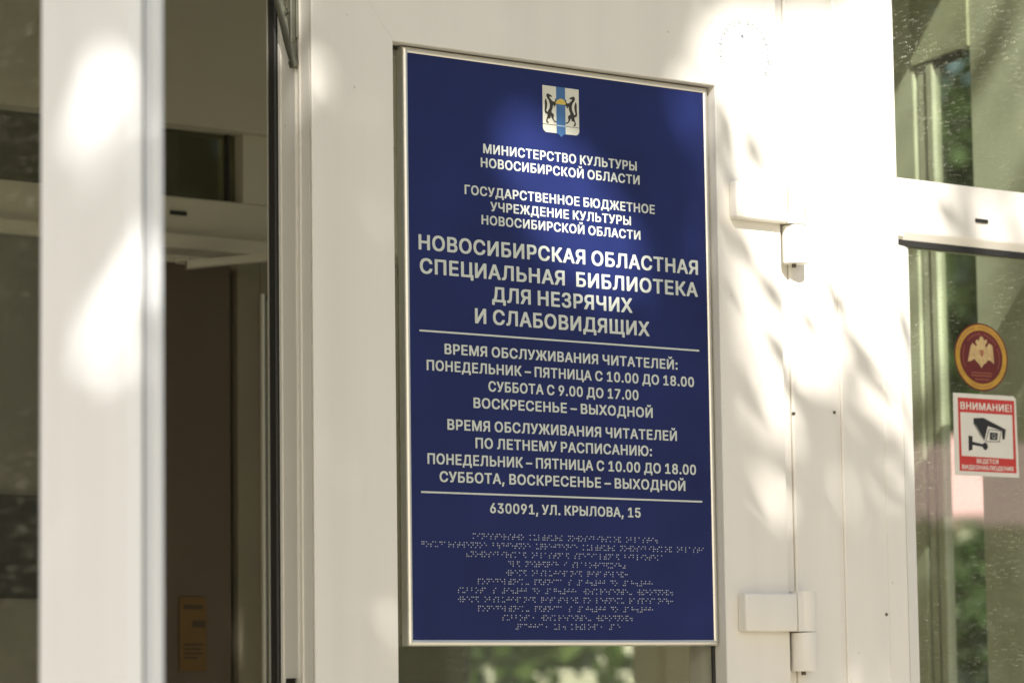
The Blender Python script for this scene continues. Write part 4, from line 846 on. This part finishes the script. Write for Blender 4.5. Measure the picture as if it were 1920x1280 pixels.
# ------------------------------------------------------------------ trees, bushes and the far house
GAPS = [
    ([(0.217, 0.369), (0.322, 0.397), (0.507, 0.441), (0.585, 0.432), (0.586, 0.241), (0.549, 0.181), (0.515, 0.091), (0.491, 0.009), (0.449, 0.007), (0.409, 0.06), (0.37, 0.021), (0.341, -0.004), (0.309, -0.006), (0.209, 0.065), (0.188, 0.093), (0.192, 0.223)], 1.0),
    ([(0.209, 0.047), (0.247, 0.026), (0.316, -0.041), (0.315, -0.083), (0.276, -0.061), (0.207, -0.005)], 0.75),
    ([(0.214, -0.034), (0.26, -0.05), (0.337, -0.124), (0.328, -0.177), (0.304, -0.16), (0.228, -0.086)], 0.7),
    ([(0.407, 0.005), (0.481, -0.034), (0.487, -0.095), (0.437, -0.078)], 0.7),
    ([(0.436, -0.121), (0.492, -0.18), (0.491, -0.204), (0.442, -0.169)], 0.6),
    ([(-0.0783, 0.2452), (-0.0412, 0.2611), (0.015, 0.2145), (0.0605, 0.1827), (0.1146, 0.1254), (0.086, 0.0745), (0.0171, 0.0873), (-0.0317, 0.1381), (-0.072, 0.1742), (-0.09, 0.2081)], 1.0),
    ([(-0.2568, -0.2524), (-0.2264, -0.2513), (-0.2274, -0.3238), (-0.2474, -0.3185)], 0.85),
    ([(-0.32, -0.089), (-0.277, -0.089), (-0.277, -0.116), (-0.32, -0.12)], 0.8),
    ([(-0.2955, 0.2587), (-0.2331, 0.2647), (-0.2415, 0.2119), (-0.2799, 0.2107)], 0.75),
    ([(-0.128, 0.396), (-0.079, 0.403), (-0.083, 0.334), (-0.115, 0.324)], 0.3),
    ([(0.4231, -0.3123), (0.4764, -0.3435), (0.4764, -0.359), (0.401, -0.3512)], 0.8),
    ([(-0.208, -0.275), (-0.158, -0.269), (-0.158, -0.301), (-0.208, -0.301)], 0.8),
    ([(-0.5776, -0.4139), (-0.552, -0.4082), (-0.5263, -0.4386), (-0.5263, -0.5004), (-0.552, -0.488), (-0.5767, -0.4548)], 1),
    ([(-0.5242, -0.5575), (-0.5365, -0.5778), (-0.5506, -0.5989), (-0.555, -0.6218), (-0.5497, -0.6491), (-0.5242, -0.6719)], 1),
    ([(-0.595, -0.733), (-0.578, -0.748), (-0.556, -0.804), (-0.582, -0.812), (-0.6, -0.786)], 0.6),
    ([(-0.5161, -0.4531), (-0.4963, -0.4465), (-0.4985, -0.54), (-0.5161, -0.5455)], 1),
    ([(-0.5158, -0.5863), (-0.4982, -0.5808), (-0.4982, -0.6897), (-0.5158, -0.6941)], 1),
    ([(0.60, 0.44), (0.70, 0.40), (0.80, 0.46), (0.82, 0.80), (0.66, 0.82), (0.58, 0.62)], 0.9),
    ([(0.63, 0.13), (0.74, 0.13), (0.75, 0.26), (0.74, 0.42), (0.63, 0.42)], 0.85),
    ([(-.375, .235), (-.325, .235), (-.325, .37), (-.375, .37)], 0.8),
    ([(0.50, -0.25), (0.54, -0.20), (0.58, 0.20), (0.54, 0.25), (0.50, 0.05)], 0.6)]

def pip(P, x, z):
    """numpy point in polygon"""
    c = np.zeros(x.shape, bool)
    n = len(P)
    for i in range(n):
        xa, za = P[i]; xb, zb = P[i - 1]
        if za == zb: continue
        c ^= ((za > z) != (zb > z)) & (x < (xb - xa) * (z - za) / (zb - za) + xa)
    return c

def leaves(cen, length, width, rng, norm=None):
    """one folded leaf blade per centre"""
    n = len(cen)
    d = rng.normal(size=(n, 3)); d[:, 2] -= 0.3; d /= np.linalg.norm(d, axis=1)[:, None]
    e = rng.normal(size=(n, 3)); e -= d * (e * d).sum(1)[:, None]; e /= np.linalg.norm(e, axis=1)[:, None]
    f = np.cross(d, e)
    L = (length * rng.uniform(0.7, 1.25, n))[:, None]; Wd = (width * rng.uniform(0.7, 1.25, n))[:, None]
    a = cen - d * L * .5; b = cen + d * L * .5
    m1 = cen - d * L * .12 + e * Wd * .5 + f * Wd * .15; m2 = cen - d * L * .12 - e * Wd * .5 + f * Wd * .15
    v = np.stack([a, m1, b, m2], 1)
    return v

def leaf_mesh(name, v, m, parent):
    n = len(v)
    me = bpy.data.meshes.new(name)
    base = np.array(BASE[parent])
    co = (v - base).reshape(-1, 3).astype(np.float32)
    me.vertices.add(n * 4); me.vertices.foreach_set('co', co.ravel())
    idx = np.arange(n)[:, None] * 4 + np.array([0, 1, 2, 0, 2, 3])[None, :]
    me.loops.add(n * 6); me.loops.foreach_set('vertex_index', idx.ravel().astype(np.int32))
    me.polygons.add(n * 2); me.polygons.foreach_set('loop_start', np.arange(n * 2, dtype=np.int32) * 3)
    me.update(calc_edges=True); me.validate()
    me.materials.append(m)
    o = bpy.data.objects.new(name, me); COL.objects.link(o); o.parent = parent
    return o

def limb(mb, p, q, r0, r1, segs, rng, wob):
    pts = [p.lerp(q, k / segs) + Vector(rng.normal(size=3) * (wob if 0 < k < segs else 0)) for k in range(segs + 1)]
    for k in range(segs):
        ra = r0 + (r1 - r0) * k / segs; rb = r0 + (r1 - r0) * (k + 1) / segs
        mb.cyl(pts[k], pts[k + 1], ra, rb, 10, cap=False)
    return pts

SD = np.array(SUN_DIR)
# the street tree whose crown throws the dapple on the doors
tbase = (-3.3, -5.9, 0.0)
tree = thing('shade_tree', tbase, 'leafy street tree in front of the entrance that dapples the doors', 'tree')
ccen = np.array([0.15, 0.0, 2.0]) - SD * 5.4
N = 26000
u = RNG.normal(size=(N, 3)); u /= np.linalg.norm(u, axis=1)[:, None]
cen = ccen + u * (RNG.uniform(0, 1, N) ** (1 / 2.6))[:, None] * np.array([2.15, 1.7, 1.55])
u2 = RNG.normal(size=(11000, 3)); u2 /= np.linalg.norm(u2, axis=1)[:, None]
cen2 = np.array([-0.62, 0.0, 1.30]) - SD * 5.3 + u2 * (RNG.uniform(0, 1, 11000) ** (1 / 2.6))[:, None] * np.array([1.1, 1.2, 0.9])
v = leaves(np.vstack([cen, cen2]), 0.095, 0.058, RNG)
def blocked(v):
    """leaves that would stand in one of the crown's gaps, seen along the sun"""
    bad = np.zeros(len(v), bool)
    for P, pr in GAPS:
        hit = np.zeros(len(v), bool)
        for pts in [v[:, k] for k in range(4)] + [v.mean(1)]:
            t = (-0.01 - pts[:, 1]) / SD[1]
            x = pts[:, 0] + SD[0] * t; z = pts[:, 2] + SD[2] * t - ZS
            hit |= pip(P, x, z)
        bad |= hit & (RNG.uniform(size=len(v)) < pr)
    return bad
v = v[~blocked(v)]
STREAKS = [(0.2232, 0.1547, 0.3110, 0.0537, 0.027), (0.2114, 0.2935, 0.2354, 0.2272, 0.021), (0.2519, 0.2557, 0.2697, 0.2154, 0.017), (0.2063, 0.1062, 0.2477, 0.0558, 0.017), (0.2077, 0.0151, 0.2757, -0.0610, 0.032), (0.2710, 0.0453, 0.3247, -0.0172, 0.023), (0.3011, -0.0065, 0.3718, -0.0630, 0.025), (0.3278, 0.0788, 0.3627, 0.0328, 0.015), (0.4005, 0.0592, 0.4558, -0.0230, 0.027), (0.4056, -0.0314, 0.4786, -0.0891, 0.027), (0.3774, 0.1063, 0.4088, 0.0597, 0.013), (0.2011, -0.0874, 0.2727, -0.1611, 0.029), (0.2748, -0.0905, 0.3208, -0.1422, 0.021), (0.3378, -0.1120, 0.4008, -0.1699, 0.021), (0.4362, -0.1027, 0.4852, -0.1376, 0.019), (0.2264, -0.1448, 0.3183, -0.2189, 0.025), (0.4164, -0.1936, 0.4729, -0.2409, 0.019), (0.4401, 0.0067, 0.4806, -0.0341, 0.015), (0.4853, 0.0891, 0.5005, 0.0407, 0.013), (0.5417, 0.2179, 0.5929, 0.1844, 0.023), (0.5708, 0.2899, 0.6130, 0.2431, 0.021), (-0.2905, 0.2056, -0.2584, 0.1651, 0.019), (-0.2687, -0.2167, -0.2303, -0.2587, 0.021), (-0.3416, 0.2383, -0.3101, 0.1767, 0.017)]
spray = []
rs = np.random.default_rng(23)
for (xa, za, xb, zb, wd) in STREAKS:
    a = np.array([xa, -0.01, za + ZS]); b = np.array([xb, -0.01, zb + ZS])
    t = 1.75 + rs.uniform(0, 0.9)
    a = a - SD * t; b = b - SD * (t + rs.uniform(-.02, .02))
    ax = b - a; L = np.linalg.norm(ax); ax /= L
    sd_ = np.cross(ax, SD); sd_ /= np.linalg.norm(sd_); up = np.cross(ax, sd_)
    k = max(1, int(round(L / 0.085)))
    for i in range(k):
        p0 = a + ax * L * (i / k - .08); p1 = a + ax * L * ((i + 1) / k + .06)
        m = p0 + (p1 - p0) * .4
        spray.append(np.stack([p0, m + sd_ * wd / 2 + up * wd * .2, p1, m - sd_ * wd / 2 + up * wd * .2]))
v = np.concatenate([v, np.array(spray)])
leaf_mesh('crown', v, M['leaf'], tree)
tb = MB(); rr = np.random.default_rng(5)
fork = Vector((-2.95, -5.2, 3.3))
limb(tb, Vector(tbase), fork, 0.17, 0.12, 6, rr, 0.03)
tb.build('trunk', M['bark'], tree, zs=0, smooth=True)
tb = MB()
limb(tb, Vector((-1.7, -3.2, 4.75)), Vector((-0.62, -1.45, 3.25)), 0.012, 0.004, 6, rr, 0.02)
limb(tb, Vector((-1.15, -2.35, 4.05)), Vector((-0.40, -1.55, 3.05)), 0.006, 0.003, 5, rr, 0.015)
limb(tb, fork, Vector((-1.7, -3.2, 4.75)), 0.05, 0.012, 6, rr, 0.05)
for e in ((-3.9, -4.6, 5.6), (-2.9, -5.2, 6.3), (-3.6, -3.6, 5.4), (-1.2, -4.6, 6.2), (-2.3, -4.9, 6.5)):
    pts = limb(tb, fork, Vector(e), 0.075, 0.018, 5, rr, 0.06)
tb.build('limb', M['bark'], tree, zs=0, smooth=True)

def tree_at(name, x, y, h, r, n, m, label, cat, seed, ls=0.22, low=0.3, group=None):
    rg = np.random.default_rng(seed)
    t = thing(name, (x, y, 0), label, cat, group)
    k = max(10, int(r * 6))
    cl = []
    for i in range(k):
        a = rg.uniform(0, 2 * math.pi); rad = r * math.sqrt(rg.uniform(0, 1)) * .75
        zc = h * (low + (1 - low) * rg.uniform(0.12, 0.88))
        tp = 1 - 0.55 * max(0, (zc / h - .6) / .4)
        cl.append((x + rad * tp * math.cos(a), y + rad * tp * math.sin(a), zc, min(r, h * .5) * rg.uniform(.35, .6)))
    pts = []
    for (a, b, c, q) in cl:
        mm_ = n // k
        w_ = rg.normal(size=(mm_, 3)); w_ /= np.linalg.norm(w_, axis=1)[:, None]
        pts.append(np.array([a, b, c]) + w_ * (rg.uniform(.3, 1, mm_) ** .5)[:, None] * q * np.array([1, 1, .8]))
    pts = np.vstack(pts); pts[:, 2] = np.maximum(pts[:, 2], 0.05)
    leaf_mesh('crown', leaves(pts, ls, ls * .6, rg), m, t)
    tb = MB(); limb(tb, Vector((x, y, 0)), Vector((x, y, h * .75)), h * .019 if h > 4 else h * .010, .03 if h > 4 else .008, 5, rg, .03 * r)
    tb.build('trunk', M['bark'], t, zs=0, smooth=True)
    return t
# reflected side of the street
tree_at('street_bush', 9.25, -8.6, 2.45, 0.65, 1700, M['leaf_dark'], 'dark bush on the verge across the road', 'bush', 43, .13, .05)
tree_at('street_tree', 13.5, -9.5, 6.5, 1.9, 4500, M['leaf_dark'], 'dark round street tree across from the right glass', 'tree', 34, .22, .12)
tree_at('street_tree', 24.0, -22.0, 11.0, 3.6, 6500, M['leaf'], 'broad green tree behind the pale house across the road', 'tree', 35, .36, .2)
tree_at('street_tree', 19.0, -27.0, 12.0, 3.8, 6500, M['leaf_dark'], 'tall dark tree behind the pale house across the road', 'tree', 36, .38, .2)
ph = thing('pale_house', (18.0, -18.0, 0), 'long pale house with a pink roof across the road', 'house')
XP = Matrix(((math.cos(.785), -math.sin(.785), 0, 18.0), (math.sin(.785), math.cos(.785), 0, -18.0), (0, 0, 1, 0), (0, 0, 0, 1)))
MB().box(-6, 6, -2.5, 2.5, 0, 2.85).build('wall', M['white_wall'], ph, xf=XP, zs=0)
rf = MB(); rf.add([(-6.4, -3, 2.86), (6.4, -3, 2.86), (6.4, 3, 2.86), (-6.4, 3, 2.86), (-6.4, 0, 3.75), (6.4, 0, 3.75)], [(0, 1, 5, 4), (2, 3, 4, 5), (1, 2, 5), (3, 0, 4), (0, 3, 2, 1)])
rf.build('roof', M['roof_glare'], ph, xf=XP, zs=0)
for x in (-4.2, -1.4, 1.4, 4.2):
    MB().box(x - .5, x + .5, 2.49, 2.54, .9, 2.1).build('window', M['dark_pane'], ph, xf=XP, zs=0)
tree_at('street_tree', 6.8, -12.5, 9.0, 2.6, 6000, M['leaf_dark'], 'tall dark street tree across from the closed door', 'tree', 42, .26, .15)
tree_at('street_tree', -12.0, 1.0, 7.0, 3.0, 6500, M['leaf_dark'], 'dark tree standing left of the porch by the facade', 'tree', 37, .34, .05)
# the garden behind the glazed side of the porch
def G(dist, yaw):
    a = math.radians(yaw); return (-2.067 + dist * math.sin(a), -2.609 + dist * math.cos(a))
x, y = G(9.5, 40.0); tree_at('garden_bush', x, y, 2.1, 0.8, 700, M['leaf_bright'], 'bright loose bush in the garden seen under the sign', 'bush', 31, .12, .1)
x, y = G(11.0, 37.6); tree_at('garden_bush', x, y, 2.2, 0.9, 650, M['leaf_bright'], 'yellow green bush in the garden left of the bright one', 'bush', 41, .12, .1)
x, y = G(9.0, 45.2); tree_at('garden_bush', x, y, 2.02, 0.28, 900, M['leaf_dark'], 'narrow dark bush in the garden behind the right glass', 'bush', 32, .10, .08)
x, y = G(13.0, 46.4); tree_at('garden_bush', x, y, 2.35, 0.7, 2000, M['leaf_dark'], 'dark conical shrub before the red roof', 'bush', 33, .13, .05)
x, y = G(30.0, 45.0); tree_at('garden_tree', x, y, 11.0, 3.2, 6500, M['leaf_dark'], 'tall dark tree rising behind the red roofed house', 'tree', 38, .34, .25)
x, y = G(31.0, 50.0); tree_at('garden_tree', x, y, 11.0, 3.6, 6500, M['leaf_dark'], 'broad dark tree right of the red roofed house', 'tree', 39, .36, .15)
x, y = G(26.0, 37.0); tree_at('garden_tree', x, y, 9.0, 3.2, 6500, M['leaf_bright'], 'bright green tree at the far end of the garden', 'tree', 40, .30, .08)
x, y = G(20.0, 38.0)
gw = thing('garden_wall', (x, y, 0), 'low sunlit white garden wall behind the bright bushes', 'wall')
XW = Matrix(((math.cos(math.radians(-22)), -math.sin(math.radians(-22)), 0, x), (math.sin(math.radians(-22)), math.cos(math.radians(-22)), 0, y), (0, 0, 1, 0), (0, 0, 0, 1)))
MB().box(-1.6, 0.95, -0.1, 0.1, 0, 1.66).build('wall_panel', M['white_wall'], gw, xf=XW, zs=0)
MB().box(-1.65, 1.0, -0.14, 0.14, 1.662, 1.70).build('coping', M['white_wall'], gw, xf=XW, zs=0)
hx, hy = G(26.0, 41.6)
hs = thing('red_roofed_house', (hx, hy, 0), 'low white house with a sunlit red metal roof beyond the garden', 'house')
ang = math.radians(-45)
XH = Matrix(((math.cos(ang), -math.sin(ang), 0, hx), (math.sin(ang), math.cos(ang), 0, hy), (0, 0, 1, 0), (0, 0, 0, 1)))
MB().box(-2.2, 2.2, -2.0, 2.5, 0, 2.86).build('wall', M['white_wall'], hs, xf=XH, zs=0)
rf = MB(); rf.add([(-2.4, -2.2, 2.84), (2.4, -2.2, 2.84), (2.4, 3, 2.84), (-2.4, 3, 2.84), (-2.4, 0.2, 3.62), (2.4, 0.2, 3.62)], [(0, 1, 5, 4), (2, 3, 4, 5), (1, 2, 5), (3, 0, 4), (0, 3, 2, 1)])
rf.build('roof', M['roof_glare'], hs, xf=XH, zs=0)
for x in (-1.4, 1.4):
    MB().box(x - .40, x + .40, -2.03, -1.99, .9, 2.1).build('window', M['dark_pane'], hs, xf=XH, zs=0)
